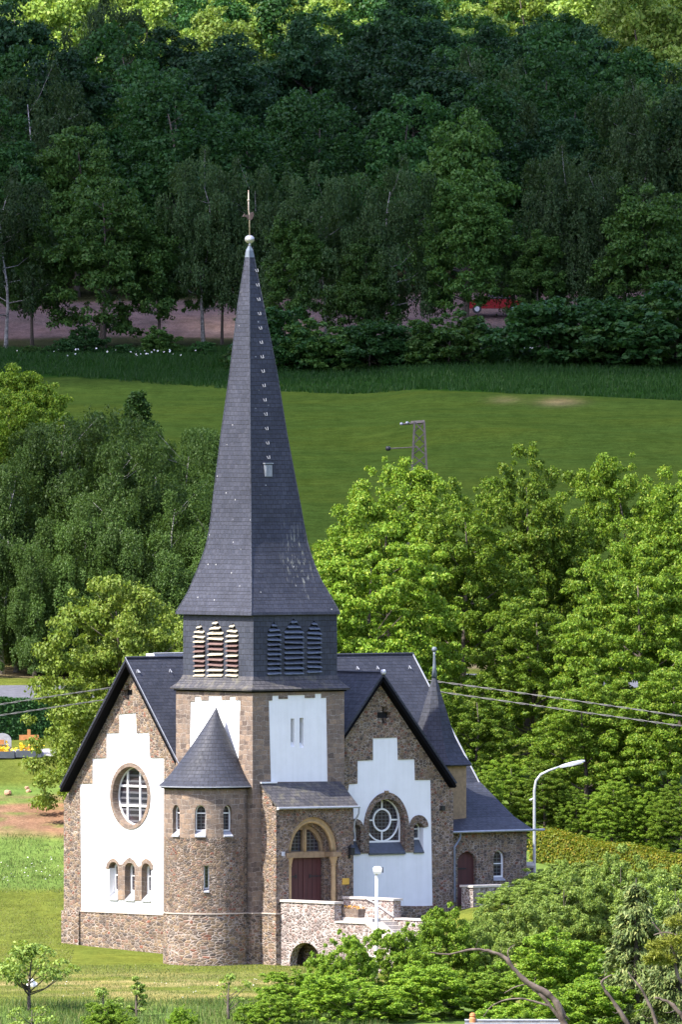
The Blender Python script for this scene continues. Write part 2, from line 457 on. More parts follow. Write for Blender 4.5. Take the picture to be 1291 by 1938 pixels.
M['bark'] = plain('brown_bark', (0.085, 0.068, 0.052), 0.9, 0.35, 6)
M['bark_birch'] = plain('birch_bark', (0.46, 0.44, 0.40), 0.85, scale=5, col2=(0.08, 0.07, 0.065))
M['bark_dead'] = plain('bare_weathered_branch', (0.20, 0.155, 0.12), 0.9, scale=3, col2=(0.04, 0.026, 0.02))

# ================================================================== THE CHURCH
ch = thing('church', 'stone and white plaster village church with a tall leaning slate spire', 'church', (0, 0, 0), TH)
def zy(y, a=0.0, b=0.0):                     # height of picture row y at a place on the church plan
    return CAM.z - (y - 743.0) * (650.0 + ST * a + CT * b) / F
def part(mb, name, mat, parent=ch, smooth=False, label=None):
    o = mb.build(name, M[mat] if isinstance(mat, str) else mat, parent, smooth)
    if label: o['label'] = label
    return o
def bx(mb, ax, u0, u1, d0, d1, z0, z1):
    if ax == 'R': mb.box(min(u0, u1), max(u0, u1), d0, d1, z0, z1)
    else: mb.box(d0, d1, min(u0, u1), max(u0, u1), z0, z1)
def p3(ax, u, d, z): return (u, d, z) if ax == 'R' else (d, u, z)
def arch(u0, u1, zb, zs, zt, n=12, point=0.0):   # closed outline, over the top from u1 to u0
    c, r = (u0 + u1) / 2, (u1 - u0) / 2
    pts = [(u0, zb), (u1, zb)]
    for i in range(n + 1):
        t = math.pi * i / n
        k = 1 - point * abs(math.cos(t)) * abs(math.sin(t))
        pts.append((c + r * math.cos(t) * k, zs + (zt - zs) * math.sin(t) ** (1 - 0.0) * (1 if not point else (1 - point * 0.3 * abs(math.cos(t))))))
    return pts
def circle(c, r, n=32):
    return [(c[0] + r * math.cos(2 * math.pi * i / n), c[1] + r * math.sin(2 * math.pi * i / n)) for i in range(n)]
def over(u0, u1, zs, zt, n=10):              # only the arch curve, from u0 to u1
    c, r = (u0 + u1) / 2, (u1 - u0) / 2
    return [(c - r * math.cos(math.pi * i / n), zs + (zt - zs) * math.sin(math.pi * i / n)) for i in range(n + 1)]
def make_window(ax, d, u0, u1, zb, zs, zt, frame=0.06, bars_v=(), bars_h=(), sill=None, sill_mat='sill', sill_out=0.03, gl='glass', fmat='white', parent=ch):
    e = 0.03
    fr = MB()
    fr.plate(ax, arch(u0 - e, u1 + e, zb - e, zs, zt + e), [arch(u0 + frame, u1 - frame, zb + frame, zs, zt - frame)], d - 0.06, d - 0.002)
    for v in bars_v:
        u = u0 + (u1 - u0) * v
        bx(fr, ax, u - 0.022, u + 0.022, d - 0.05, d - 0.004, zb + frame * 0.8, zt - frame * 0.8 - (zt - zs) * (2 * v - 1) ** 2)
    for h in bars_h:
        z = zb + (zt - zb) * h
        k = 0 if z < zs else (u1 - u0) / 2 * (1 - math.sqrt(max(0, 1 - ((z - zs) / (zt - zs)) ** 2)))
        bx(fr, ax, u0 + frame * 0.8 + k, u1 - frame * 0.8 - k, d - 0.047, d - 0.006, z - 0.024, z + 0.024)
    o = part(fr, 'window', fmat, parent)
    part(MB().plate(ax, arch(u0 - e * 2, u1 + e * 2, zb - e * 2, zs, zt + e * 2), [], d, d + 0.04), 'pane', gl, o)
    if sill:
        d0, z0 = sill
        lo = [p3(ax, u0 + 0.005, d0 - sill_out, z0 - 0.05), p3(ax, u1 - 0.005, d0 - sill_out, z0 - 0.05), p3(ax, u1 - 0.005, d, z0 - 0.05), p3(ax, u0 + 0.005, d, z0 - 0.05)]
        hi = [p3(ax, u0 + 0.005, d0 - sill_out, z0), p3(ax, u1 - 0.005, d0 - sill_out, z0), p3(ax, u1 - 0.005, d - 0.01, zb + 0.01), p3(ax, u0 + 0.005, d - 0.01, zb + 0.01)]
        part(MB().hull8(lo, hi), 'sill', sill_mat, o)
    return o

# ---------------------------------------------------------------- tower shaft
TWa, TWb = 5.25, 5.70
ca, cb = TWa / 2, TWb / 2
ZT = zy(1303)
zpl = zy(1730)
rpan = [PR(450 + x / 2.869, 1200 + y / 2.869, 0.0) for x, y in [(168, 362), (188, 360), (188, 335), (223, 334), (223, 352), (272, 351), (272, 332), (366, 330), (366, 347), (420, 346), (420, 324), (455, 323), (455, 347), (483, 345), (490, 800), (180, 803)]]
lpan = [PL(100 + x / 3.2275, 1200 + y / 3.2275, 0.0) for x, y in [(838, 412), (865, 412), (865, 382), (903, 381), (903, 405), (948, 405), (948, 378), (1030, 378), (1030, 402), (1078, 402), (1078, 382), (1115, 382), (1115, 404), (1143, 402), (1132, 800), (832, 800)]]
tw = MB()
tw.plate('R', [(0, -0.6), (TWa, -0.6), (TWa, ZT), (0, ZT)], [rpan], 0.0, 0.3)
tw.plate('L', [(0.3, -0.6), (TWb, -0.6), (TWb, ZT), (0.3, ZT)], [lpan], 0.0, 0.3)
tw.box(0.3, TWa, 0.3, TWb, -0.6, ZT)
tower = part(tw, 'tower_wall', 'ashlar')
slits = []
for x0, x1, y0, y1 in [(551.3, 558.2, 1360, 1413), (568, 575.8, 1359, 1415)]:
    a0, z1 = PR(x0, y0, 0); a1, z0 = PR(x1, y1, 0)
    slits.append([(a0, z0), (a1, z0), (a1, z1), (a0, z1)])
pp = MB().plate('R', rpan, slits, 0.035, 0.28)
for s in slits:                              # sloping foot of each blind slit
    (a0, z0), (a1, _), (_, z1), _ = s
    pp.hull8([(a0, 0.04, z0 - 0.02), (a1, 0.04, z0 - 0.02), (a1, 0.22, z0 - 0.02), (a0, 0.22, z0 - 0.02)], [(a0, 0.04, z0 - 0.01), (a1, 0.04, z0 - 0.01), (a1, 0.22, z0 + 0.22), (a0, 0.22, z0 + 0.22)])
part(pp, 'plaster_panel', 'plaster', tower)
for sl_i in slits: part(MB().box(sl_i[0][0] - 0.03, sl_i[1][0] + 0.03, 0.281, 0.299, sl_i[0][1], sl_i[2][1] + 0.03), 'slit_shade_back', 'sill', tower)  # grey backs paint in the shade inside the white plaster slits
part(MB().plate('L', lpan, [], 0.035, 0.295), 'plaster_panel', 'plaster', tower)
part(MB().box(-0.05, TWa - 0.2, -0.05, TWb - 0.2, -0.6, zpl), 'plinth', 'course', tower)
part(MB().box(-0.085, TWa - 0.2, -0.085, TWb - 0.2, zpl, zpl + 0.06), 'string_course', 'string', tower)
mould = MB()
mould.box(-0.06, TWa + 0.06, -0.06, TWb + 0.06, ZT - 0.16, ZT - 0.02)
part(mould, 'cornice', 'tan_dark', tower)

# ---------------------------------------------------------------- belfry and skirt
Wa, Wb = 4.80, 5.22
def rect(wa, wb, z, da=0.0, db=0.0):
    x, y = ca + da, cb + db
    return [(x - wa / 2, y - wb / 2, z), (x + wa / 2, y - wb / 2, z), (x + wa / 2, y + wb / 2, z), (x - wa / 2, y + wb / 2, z)]
zs0, zs1 = zy(1306), zy(1283)
sk = MB().loft([rect(5.62, 6.06, zs0 - 0.05), rect(5.66, 6.10, zs0 + 0.02), rect(5.25, 5.66, zs0 + (zs1 - zs0) * 0.40), rect(5.0, 5.4, zs0 + (zs1 - zs0) * 0.72), rect(4.84, 5.26, zs1 + 0.05)])
part(sk, 'skirt_roof', 'slate_worn')
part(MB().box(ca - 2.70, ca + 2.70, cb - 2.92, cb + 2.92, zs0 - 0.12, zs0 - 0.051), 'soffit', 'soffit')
ZB = zy(1158)
pa, pb = ca - Wa / 2, cb - Wb / 2            # belfry faces
def lou(ax, x0, x1, yt, ys, yb, kx, ky, s):
    f = (lambda x, y: PR(320 + x / s, 820 + y / s, pb)) if ax == 'R' else (lambda x, y: PL(320 + x / s, 820 + y / s, pa))
    (u0, zb), (u1, _) = f(x0, yb), f(x1, yb)
    zt, zsp = f((x0 + x1) / 2, yt)[1], f(x0, ys)[1]
    if u0 > u1: u0, u1 = u1, u0
    return u0, u1, zb, zsp, zt
sets = {'L': [(173, 243, 1292, 1352, 1652), (268, 367, 1262, 1350, 1652), (394, 469, 1285, 1352, 1652)],
        'R': [(668, 752, 1280, 1350, 1640), (783, 906, 1255, 1345, 1640), (938, 1028, 1270, 1345, 1628)]}
lo = {}
for ax in 'LR':
    lo[ax] = [lou(ax, x0, x1, yt, ys, yb, 0, 0, 3.586) for x0, x1, yt, ys, yb in sets[ax]]
def lancet(u0, u1, zb, zsp, zt, g=0.0):
    c = (u0 + u1) / 2
    return [(u0 + g, zb + g), (u1 - g, zb + g), (u1 - g, zsp), (c + (u1 - c) * 0.52, zsp + (zt - zsp) * 0.5), (c + 0.07, zt - 0.07), (c, zt - g), (c - 0.07, zt - 0.07), (c - (u1 - c) * 0.52, zsp + (zt - zsp) * 0.5), (u0 + g, zsp)]
be = MB()
be.plate('R', [(pa, zs1 - 0.1), (pa + Wa, zs1 - 0.1), (pa + Wa, ZB + 0.05), (pa, ZB + 0.05)], [lancet(*l) for l in lo['R']], pb, pb + 0.22)
be.plate('L', [(pb + 0.22, zs1 - 0.1), (pb + Wb, zs1 - 0.1), (pb + Wb, ZB + 0.05), (pb + 0.22, ZB + 0.05)], [lancet(*l) for l in lo['L']], pa, pa + 0.22)
be.box(pa + 0.5, pa + Wa, pb + 0.5, pb + Wb, zs1 - 0.1, ZB + 0.05)
belfry = part(be, 'belfry_wall', 'slate_wall')
part(MB().box(pa + 0.40, pa + Wa - 0.3, pb + 0.40, pb + Wb - 0.3, zs1, ZB), 'bell_chamber', 'void', belfry)
rnd = random.Random(5)
for ax in 'LR':
    d0 = pb if ax == 'R' else pa
    for (u0, u1, zb, zsp, zt) in lo[ax]:
        mb = MB()
        n = 11
        st = (zt - zb) / n
        for i in range(n):
            z = zb + st * (i + 0.12)
            zz = z + st * 0.3
            k = 0.0 if zz < zsp else min(0.9, (zz - zsp) / (zt - zsp) * 0.95)
            c, h = (u0 + u1) / 2, (u1 - u0) / 2 * (1 - k) + 0.02
            t, dr, sag = 0.04, st * 0.5, rnd.uniform(-0.02, 0.02)
            pj = -0.10 + rnd.uniform(-0.015, 0.015)
            lo4 = [p3(ax, c - h, d0 + pj, z - 0.01 + sag), p3(ax, c + h, d0 + pj, z - 0.01 - sag), p3(ax, c + h, d0 + 0.2, z + dr), p3(ax, c - h, d0 + 0.2, z + dr)]
            hi4 = [(p[0], p[1], p[2] + t) for p in lo4]
            mb.hull8(lo4, hi4)
        part(mb, 'louvres', 'louvre_sunlit' if ax == 'L' else 'louvre_shaded', belfry)

# ---------------------------------------------------------------- spire
lev = [(1165, 330, 475.5, 643.5), (1159, 331, 475.5, 642), (1150, 337, 475.5, 637), (1135, 346, 475.5, 628.5), (1121, 354, 475.5, 620.5), (1100, 363, 475.4, 608), (1071, 375, 475.3, 595.5), (1048, 383.5, 475, 587.5), (1025, 390, 474.8, 581), (990, 396.5, 474.5, 574), (959, 400, 474.3, 568.5), (904, 406.5, 473.7, 558), (820, 417, 473, 542), (702, 434, 472, 523), (576, 449, 471.2, 497.5), (474, 465.6, 470.8, 477)]
SPL = []
for y, l, ar, r in lev:
    wb_, wa_ = (ar - l) / 25.9, (r - ar) / 33.1
    base = 478 + 42 * (CT * (ca - wa_ / 2) - ST * (cb - wb_ / 2))
    s = (ar - base) / 42.0
    da, db = s * CT, -s * ST
    z = zy(y, ca + da - wa_ / 2, cb + db - wb_ / 2)
    SPL.append((y, z, wa_, wb_, da, db))
def spire_at(y):
    for i in range(len(SPL) - 1):
        if SPL[i][0] >= y >= SPL[i + 1][0]:
            t = (SPL[i][0] - y) / (SPL[i][0] - SPL[i + 1][0])
            return [SPL[i][k] * (1 - t) + SPL[i + 1][k] * t for k in range(6)]
sp = MB().loft([rect(wa_, wb_, z, da, db) for (y, z, wa_, wb_, da, db) in SPL])
spire = part(sp, 'spire', 'slate_spire')
hip = MB()                                   # slate-covered arrises
for sx, sy in ((-1, -1), (-1, 1), (1, -1)):
    hip.tube([(ca + da + sx * wa_ / 2, cb + db + sy * wb_ / 2, z) for (y, z, wa_, wb_, da, db) in SPL], 0.03, 5)
part(hip, 'hip_slates', 'slate_wall', spire)
_, ztop, wt, wt2, dta, dtb = SPL[-1]
ax_, bx_ = ca + dta, cb + dtb
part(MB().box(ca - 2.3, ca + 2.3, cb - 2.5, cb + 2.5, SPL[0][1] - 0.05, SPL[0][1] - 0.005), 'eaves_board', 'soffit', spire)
capm = MB()
q = spire_at(487)
capm.loft([rect(q[2] + 0.05, q[3] + 0.05, q[1], q[4], q[5]), rect(wt + 0.05, wt2 + 0.05, ztop, dta, dtb), rect(0.07, 0.07, ztop + 0.22, dta, dtb)])
part(capm, 'lead_cap', 'copper', spire)
zb_ = zy(453, ca, cb)
fin = MB().ball((ax_, bx_, zb_), (0.22, 0.22, 0.19), 20)
fin.tube([(ax_, bx_, ztop + 0.1), (ax_, bx_, zb_ - 0.1)], 0.05, 8)
fo = part(fin, 'finial_ball', 'silver', spire, smooth=True)
zr0, zr1, zv = zy(445, ca, cb), zy(360, ca, cb), zy(408, ca, cb)
rod = MB().tube([(ax_, bx_, zr0), (ax_ + 0.0, bx_, zv), (ax_ - 0.03, bx_ + 0.03, zv + 0.25), (ax_ - 0.04, bx_ + 0.03, zr1)], [0.035, 0.035, 0.04, 0.022], 8)
rod.ball((ax_ - 0.035, bx_ + 0.03, zy(379, ca, cb)), 0.06, 10)
part(rod, 'finial_rod', 'gilt', spire, smooth=True)
ck = []                                      # weathercock outline (u to screen right, z)
for x, y in [(-0.36, -0.06), (-0.30, 0.02), (-0.27, 0.10), (-0.22, 0.04), (-0.12, 0.04), (0.02, 0.06), (0.10, 0.16), (0.20, 0.20), (0.24, 0.08), (0.20, -0.06), (0.14, -0.20), (0.04, -0.28), (-0.06, -0.22), (-0.14, -0.10), (-0.24, -0.05)]:
    ck.append((x, y))
vane = MB()
vane.plate('R', ck, [], -0.025, 0.025)
vane.v = [(v[0] * 0.85, v[1], v[2] * 0.8) for v in vane.v]
vane.v = [(ax_ - 0.02 + v[0] * CT - v[1] * ST * 0, bx_ - v[0] * ST + v[1], zv + v[2]) for v in vane.v]
part(vane, 'weathercock', 'rust', spire)
# roof hooks up the shaded side and droplets of metal on the sunny side
for i in range(14):
    y = 512 + i * 27.2
    q = spire_at(y)
    px = 484 + (507 - 484) * i / 13.3
    arx = 478 + 42 * (CT * (ca + q[4] - q[2] / 2) - ST * (cb + q[5] - q[3] / 2))
    fr_ = (px - arx) / 33.1 / q[2]
    a_, b_ = ca + q[4] - q[2] / 2 + fr_ * q[2], cb + q[5] - q[3] / 2
    mb = MB().tube([(a_ - 0.07, b_ - 0.02, q[1] + 0.06), (a_ - 0.05, b_ - 0.08, q[1] - 0.06), (a_ + 0.05, b_ - 0.08, q[1] - 0.06), (a_ + 0.07, b_ - 0.02, q[1] + 0.08)], 0.013, 5)
    part(mb, 'roof_hook', 'sill', spire)
q = spire_at(890)
a_, b_ = ca + q[4] - q[2] / 2 + (506 - 473.5) / 33.1, cb + q[5] - q[3] / 2
z_ = q[1]
hm = MB().hull8([(a_ - 0.33, b_ - 0.12, z_ - 0.40), (a_ + 0.33, b_ - 0.12, z_ - 0.40), (a_ + 0.33, b_ + 0.25, z_ - 0.40), (a_ - 0.33, b_ + 0.25, z_ - 0.40)],
                [(a_ - 0.33, b_ - 0.10, z_ + 0.34), (a_ + 0.33, b_ - 0.10, z_ + 0.34), (a_ + 0.33, b_ + 0.25, z_ + 0.44), (a_ - 0.33, b_ + 0.25, z_ + 0.44)])
for u in (-0.22, 0.0, 0.22):
    hm.box(a_ + u - 0.05, a_ + u + 0.05, b_ - 0.15, b_ - 0.09, z_ - 0.36, z_ + 0.30)
hm.box(a_ - 0.40, a_ + 0.40, b_ - 0.19, b_ + 0.2, z_ + 0.40, z_ + 0.46)
hm.v = [(a_ + (x - a_) * 0.62, b_ + (y - b_) * 0.62, z_ + (z - z_) * 0.72) for x, y, z in hm.v]
part(hm, 'roof_hatch', 'zinc', spire)

# ---------------------------------------------------------------- nave, its gable faces the sun
aN = 0.5
bR, zR = PL(237, 1245, 0.0)
bE, zE = PL(111, 1489, 0.0)
sl = (zR - zE) / (bE - bR)
aF = PR(781, 1232, bR)[0]
zFar = PR(781, 1232, bR)[1]
bE2 = 2 * bR - bE
bL = PL(120, 1600, aN)[0]
bRt = 2 * bR - bL
def gpoly(u0, u1, ur, zr, s, down, zb=-0.6):
    return [(u0, zb), (u1, zb), (u1, zr - s * abs(u1 - ur) - down), (ur, zr - down), (u0, zr - s * abs(ur - u0) - down)]
def roof(ax, d0, d1, ur, zr, ue0, ue1, s, mat='slate', flare=0.0):
    mb, so = MB(), MB()
    for ue in (ue0, ue1):
        um = ur + (ue - ur) * 0.93
        ze = zr - s * abs(ue - ur)
        zm = zr - s * abs(um - ur) - flare * 0.3
        P = lambda u, d, z: p3(ax, u, d, z)
        mb.slab([P(ur, d0, zr), P(ur, d1, zr), P(ue, d1, ze), P(ue, d0, ze)], 0.10)
        nz = 1 / math.sqrt(1 + s * s)
        dz = 0.105 / nz
        so.slab([P(ur, d0 + 0.012, zr - dz), P(ur, d1, zr - dz), P(ue - (ue - ur) * 0.004, d1, ze - dz), P(ue - (ue - ur) * 0.004, d0 + 0.012, ze - dz)], 0.13)
    o = part(mb, 'roof', mat)
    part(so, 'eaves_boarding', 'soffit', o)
    return o
nroof = roof('L', 0.0, aF, bR, zR, bE, bE2, sl)
part(MB().tube([(0.0, bR, zR + 0.0), (aF, bR, zR + 0.0)], 0.07, 6), 'ridge', 'slate', nroof)
# verge flashing: bright lead edge on the sunny gable and far end
vg = MB()
for k in (1,):
    vg.tube([(-0.01, bR, zR + 0.03), (-0.01, bE2, zE + 0.03)], 0.018, 5)
part(vg, 'verge_flashing', 'zinc', nroof)
vg = MB()
vg.tube([(aF, bR, zR + 0.03), (aF, bR - 5, zR - 5 * sl + 0.03)], 0.035, 5)
part(vg, 'verge_flashing', 'zinc', nroof)
gp = gpoly(bRt, bL, bR, zR, sl, 0.32)
z1f = lambda pts: [PL(100 + x / 3.2275, 1200 + y / 3.2275, aN) for x, y in pts]
gpan = z1f([(163, 915), (238, 913), (238, 760), (323, 757), (323, 606), (402, 604), (402, 490), (504, 482), (509, 605), (585, 603), (592, 757), (677, 757)]) + [PL(309, 1730, aN), PL(152, 1727, aN)]
crossL = z1f([(440, 372), (422, 372), (422, 340), (440, 340), (440, 305), (464, 305), (464, 340), (484, 340), (484, 372), (464, 372), (464, 402), (440, 402)])
gw = MB().plate('L', gp, [gpan, crossL], aN, aN + 0.45)
gable = part(gw, 'gable_wall', 'stone')
part(MB().plate('L', gp, [], aN + 0.5, aF - 0.2), 'nave_wall', 'stone')
part(MB().plate('L', crossL, [], aN + 0.3, aN + 0.42), 'cross_recess', 'void', gable)
uc, zc = PL(245.5, 1506.5, aN)
RO, RI = 1.52, 1.33
g6 = lambda x, y: PL(180 + x / 6.25, 1420 + y / 6.25, aN)
ops = [(160, 266), (350, 465), (548, 655)]
ops = [(g6(x0, 1500)[0], g6(x1, 1500)[0]) for x0, x1 in ops]
zb3, zs3, zt3 = g6(400, 1772)[1], g6(400, 1405)[1], g6(400, 1328)[1]
hood = [g6(x, y) for x, y in [(122, 1402), (132, 1345), (160, 1303), (205, 1275), (248, 1303), (275, 1348), (322, 1345), (352, 1300), (402, 1268), (450, 1300), (484, 1352), (502, 1372), (538, 1368), (552, 1310), (596, 1278), (648, 1310), (678, 1360), (680, 1402)]]
def comb(hood_pts, ops, zb, springs):        # stone frame of an arcade, open below; ops ordered as the hood runs
    pts = list(hood_pts)
    seq = []
    for i in range(len(ops) - 1, -1, -1):
        u0, u1 = ops[i]; zs_, zt_ = springs[i]
        first, last = i == len(ops) - 1, i == 0
        if not first: seq.append((u1, zb))
        seq += over(u1, u0, zs_, zt_)
        if not last: seq.append((u0, zb))
    return pts + seq
fr3 = comb(hood, ops, zb3, [(zs3, zt3)] * 3)
hole3 = list(hood) + [(ops[2][1], zs3), (ops[2][1], zb3), (ops[0][0], zb3), (ops[0][0], zs3)]
wp = MB().plate('L', gpan, [circle((uc, zc), RO, 40), hole3], aN + 0.035, aN + 0.44)
gplast = part(wp, 'plaster_panel', 'plaster', gable)
part(MB().plate('L', circle((uc, zc), RO, 40), [circle((uc, zc), RI, 40)], aN - 0.01, aN + 0.44), 'round_window_surround', 'ashlar', gable)
part(MB().plate('L', fr3, [], aN - 0.01, aN + 0.42), 'lancet_surround', 'ashlar', gable)
# round window
dp = aN + 0.40
rw = MB().plate('L', circle((uc, zc), RI + 0.02, 40), [circle((uc, zc), RI - 0.05, 40)], dp - 0.06, dp - 0.003)
uA = [PL(459, 1506, dp)[0]]
c1 = PL(100 + 461 / 3.2275, 1500, dp)[0]; c2 = PL(100 + 538 / 3.2275, 1500, dp)[0]
c0 = 2 * c1 - c2
for c in (c0, c1, c2):
    h = math.sqrt(max(0.05, RI ** 2 - (c - uc) ** 2))
    bx(rw, 'L', c - 0.045, c + 0.045, dp - 0.07, dp - 0.005, zc - h, zc + h)
for yy in (922, 1042):
    z = PL(200, 1200 + yy / 3.2275, dp)[1]
    h = math.sqrt(max(0.05, RI ** 2 - (z - zc) ** 2))
    bx(rw, 'L', uc - h, uc + h, dp - 0.066, dp - 0.007, z - 0.045, z + 0.045)
rwo = part(rw, 'round_window', 'white')
part(MB().plate('L', circle((uc, zc), RI + 0.05, 40), [], dp, dp + 0.03), 'pane', 'glass_bands', rwo)
for u0, u1 in ops:
    lo_, hi_ = min(u0, u1), max(u0, u1)
    make_window('L', aN + 0.38, lo_, hi_, zb3 + 0.36, zs3, zt3, 0.09, (), (0.55,), sill=(aN, zb3), sill_mat='sill', sill_out=0.03)
zpb = PL(230, 1729, aN)[1]
bpier = PL(152, 1740, aN)[0]
part(MB().box(aN - 0.02, aN + 0.5, bRt, bpier - 0.02, -0.6, zpb).box(aN - 0.12, aN + 0.5, bpier, bL + 0.03, -0.6, zpb + 0.02), 'plinth', 'course', gable)
part(MB().box(aN - 0.06, aN + 0.5, bRt, bpier - 0.02, zpb, zpb + 0.05), 'string_course', 'string', gable)
# little snow hooks on the nave roof, and a low lead-clad ridge box beyond the gable
for (x, y) in [(258, 1258), (260, 1265), (320, 1258), (675, 1250), (713, 1245), (774, 1245)]:
    b_ = bR - 0.55
    a_, z_ = PR(x, y, b_)
    z_ = zR - sl * 0.55
    part(MB().tube([(a_, b_, z_ - 0.05), (a_, b_ - 0.05, z_ + 0.12), (a_ + 0.05, b_ - 0.12, z_ - 0.02)], 0.025, 5), 'snow_hook', 'lead', nroof)
a0_, a1_ = PR(287, 1240, bR + 0.3)[0], PR(350, 1240, bR + 0.3)[0]
part(MB().box(a0_, a1_, bR + 0.1, bR + 0.75, zR - 0.6, zR + 0.17).tube([(a0_ - 0.05, bR + 0.1, zR + 0.19), (a1_, bR + 0.1, zR + 0.19)], 0.03, 5), 'ridge_box', 'lead', nroof)

# ---------------------------------------------------------------- transept, its gable faces the shade
bT = 0.5
aR2, zR2 = PR(726, 1273, 0.05)
aE2, zE2 = PR(866, 1481, 0.05)
sl2 = (zR2 - zE2) / (aE2 - aR2)
aW2 = PR(858.5, 1600, bT)[0]
aW1 = 2 * aR2 - aW2
troof = roof('R', 0.05, 9.0, aR2, zR2, aE2, 2 * aR2 - aE2, sl2)
part(MB().tube([(aR2, 0.03, zR2), (aR2, 9.0, zR2)], 0.06, 6), 'ridge', 'slate', troof)
part(MB().ball((aR2, 0.05, zR2 + 0.03), (0.13, 0.12, 0.14), 8), 'ridge_cap', 'lead', troof, smooth=True)
tp = gpoly(aW1, aW2, aR2, zR2, sl2, 0.32)
z3f = lambda pts: [PR(450 + x / 2.869, 1200 + y / 2.869, bT) for x, y in pts]
tpan = z3f([(605, 815), (651, 812), (651, 688), (735, 684), (735, 566), (869, 561), (872, 682), (962, 679), (965, 792), (1050, 791)]) + [PR(820, 1715.5, bT), PR(655, 1712, bT), PR(655, 1520, bT)]
crossR = z3f([(784, 456), (758, 456), (758, 424), (784, 424), (784, 393), (811, 393), (811, 424), (833, 424), (833, 456), (811, 456), (811, 486), (784, 486)])
tgw = part(MB().plate('R', tp, [tpan, crossR], bT, bT + 0.45), 'gable_wall', 'stone')
part(MB().plate('R', tp, [], bT + 0.5, 8.5), 'transept_wall', 'stone')
part(MB().plate('R', crossR, [], bT + 0.3, bT + 0.42), 'cross_recess', 'void', tgw)
g7 = lambda x, y: PR(660 + x / 7.172, 1480 + y / 7.172, bT)
oR = [(g7(20, 800)[0], g7(160, 800)[0]), (g7(276, 800)[0], g7(766, 800)[0]), (g7(886, 800)[0], g7(1022, 800)[0])]
zbR = g7(500, 962)[1]
sprR = [(g7(100, 640)[1], g7(100, 575)[1]), (g7(520, 540)[1], g7(520, 228)[1]), (g7(950, 622)[1], g7(950, 556)[1])]
hoodL = over(g7(-40, 0)[0], g7(205, 0)[0], g7(0, 640)[1], g7(0, 498)[1], 10)
hoodM = over(g7(208, 0)[0], g7(822, 0)[0], g7(0, 640)[1], g7(0, 150)[1], 20)
hoodR = over(g7(830, 0)[0], g7(1082, 0)[0], g7(0, 628)[1], g7(0, 470)[1], 10)
hoodT = hoodL + hoodM + hoodR
frT = comb(hoodT, oR, zbR, sprR)
holeT = list(hoodT) + [(oR[2][1], sprR[2][0]), (oR[2][1], zbR), (oR[0][0], zbR), (oR[0][0], sprR[0][0])]
part(MB().plate('R', tpan, [holeT], bT + 0.035, bT + 0.44), 'plaster_panel', 'plaster', tgw)
part(MB().plate('R', frT, [], bT - 0.02, bT + 0.43), 'window_surround', 'stone_fine', tgw)
part(MB().box(aR2 + 0.02 - 0.09 + (g7(508, 0)[0] - aR2), aR2 + 0.11 + (g7(508, 0)[0] - aR2), bT - 0.08, bT + 0.1, g7(0, 165)[1], g7(0, 128)[1]), 'keystone', 'tan_dark', tgw)
# main window with ring tracery
u0, u1 = oR[1]
um, hw = (u0 + u1) / 2, (u1 - u0) / 2
dp = bT + 0.42
zsill = g7(480, 815)[1]
zci = g7(450, 520)[1]
zt_ = zci + hw * 0.97
mw = MB()
mw.plate('R', arch(u0 - 0.03, u1 + 0.03, zsill - 0.03, zci, zt_ + 0.03, 20), [arch(u0 + 0.055, u1 - 0.055, zsill + 0.05, zci, zt_ - 0.055, 20)], dp - 0.06, dp - 0.003)
mw.plate('R', circle((um, zci), hw - 0.05, 40), [circle((um, zci), hw - 0.115, 40)], dp - 0.064, dp - 0.007)
ri = 0.535
mw.plate('R', circle((um, zci), ri, 36), [circle((um, zci), ri - 0.075, 36)], dp - 0.07, dp - 0.005)
for sg in (-1, 1):
    x0, x1 = sorted((um + sg * (ri - 0.03), um + sg * (hw - 0.04)))
    mw.box(x0, x1, dp - 0.056, dp - 0.008, zci - 0.035, zci + 0.035)
    y0, y1 = sorted((zci + sg * (ri - 0.03), zci + sg * (hw - 0.06)))
    mw.box(um - 0.035, um + 0.035, dp - 0.056, dp - 0.008, y0, y1)
mwo = part(mw, 'window', 'white', label='large arched window with white ring tracery')
part(MB().plate('R', arch(u0 - 0.08, u1 + 0.08, zsill - 0.1, zci, zt_ + 0.35, 20), [], dp, dp + 0.03), 'pane', 'glass', mwo)
part(MB().hull8([(u0 - 0.0, bT - 0.06, zbR - 0.08), (u1 + 0.0, bT - 0.06, zbR - 0.08), (u1 + 0.0, dp, zbR - 0.08), (u0 - 0.0, dp, zbR - 0.08)],
                [(u0 - 0.0, bT - 0.06, zbR), (u1 + 0.0, bT - 0.06, zbR), (u1 + 0.0, dp - 0.01, zsill + 0.01), (u0 - 0.0, dp - 0.01, zsill + 0.01)]), 'sill', 'sill_dark', mwo)
for i in (0, 2):
    make_window('R', bT + 0.40, oR[i][0], oR[i][1], g7(0, 800)[1], sprR[i][0], sprR[i][1], 0.06, (), (0.62,), sill=(bT, zbR), sill_mat='sill_dark', sill_out=0.04)
ztp = PR(750, 1716, bT)[1]
part(MB().box(aW1, aW2 + 0.03, bT - 0.06, bT + 0.4, -0.6, ztp), 'plinth', 'course', tgw)
a_, z_ = PR(836, 1529, bT)
part(MB().box(a_ - 0.1, a_ + 0.1, bT - 0.16, bT + 0.02, z_ - 0.12, z_ + 0.1), 'wall_vent', 'iron', tgw)

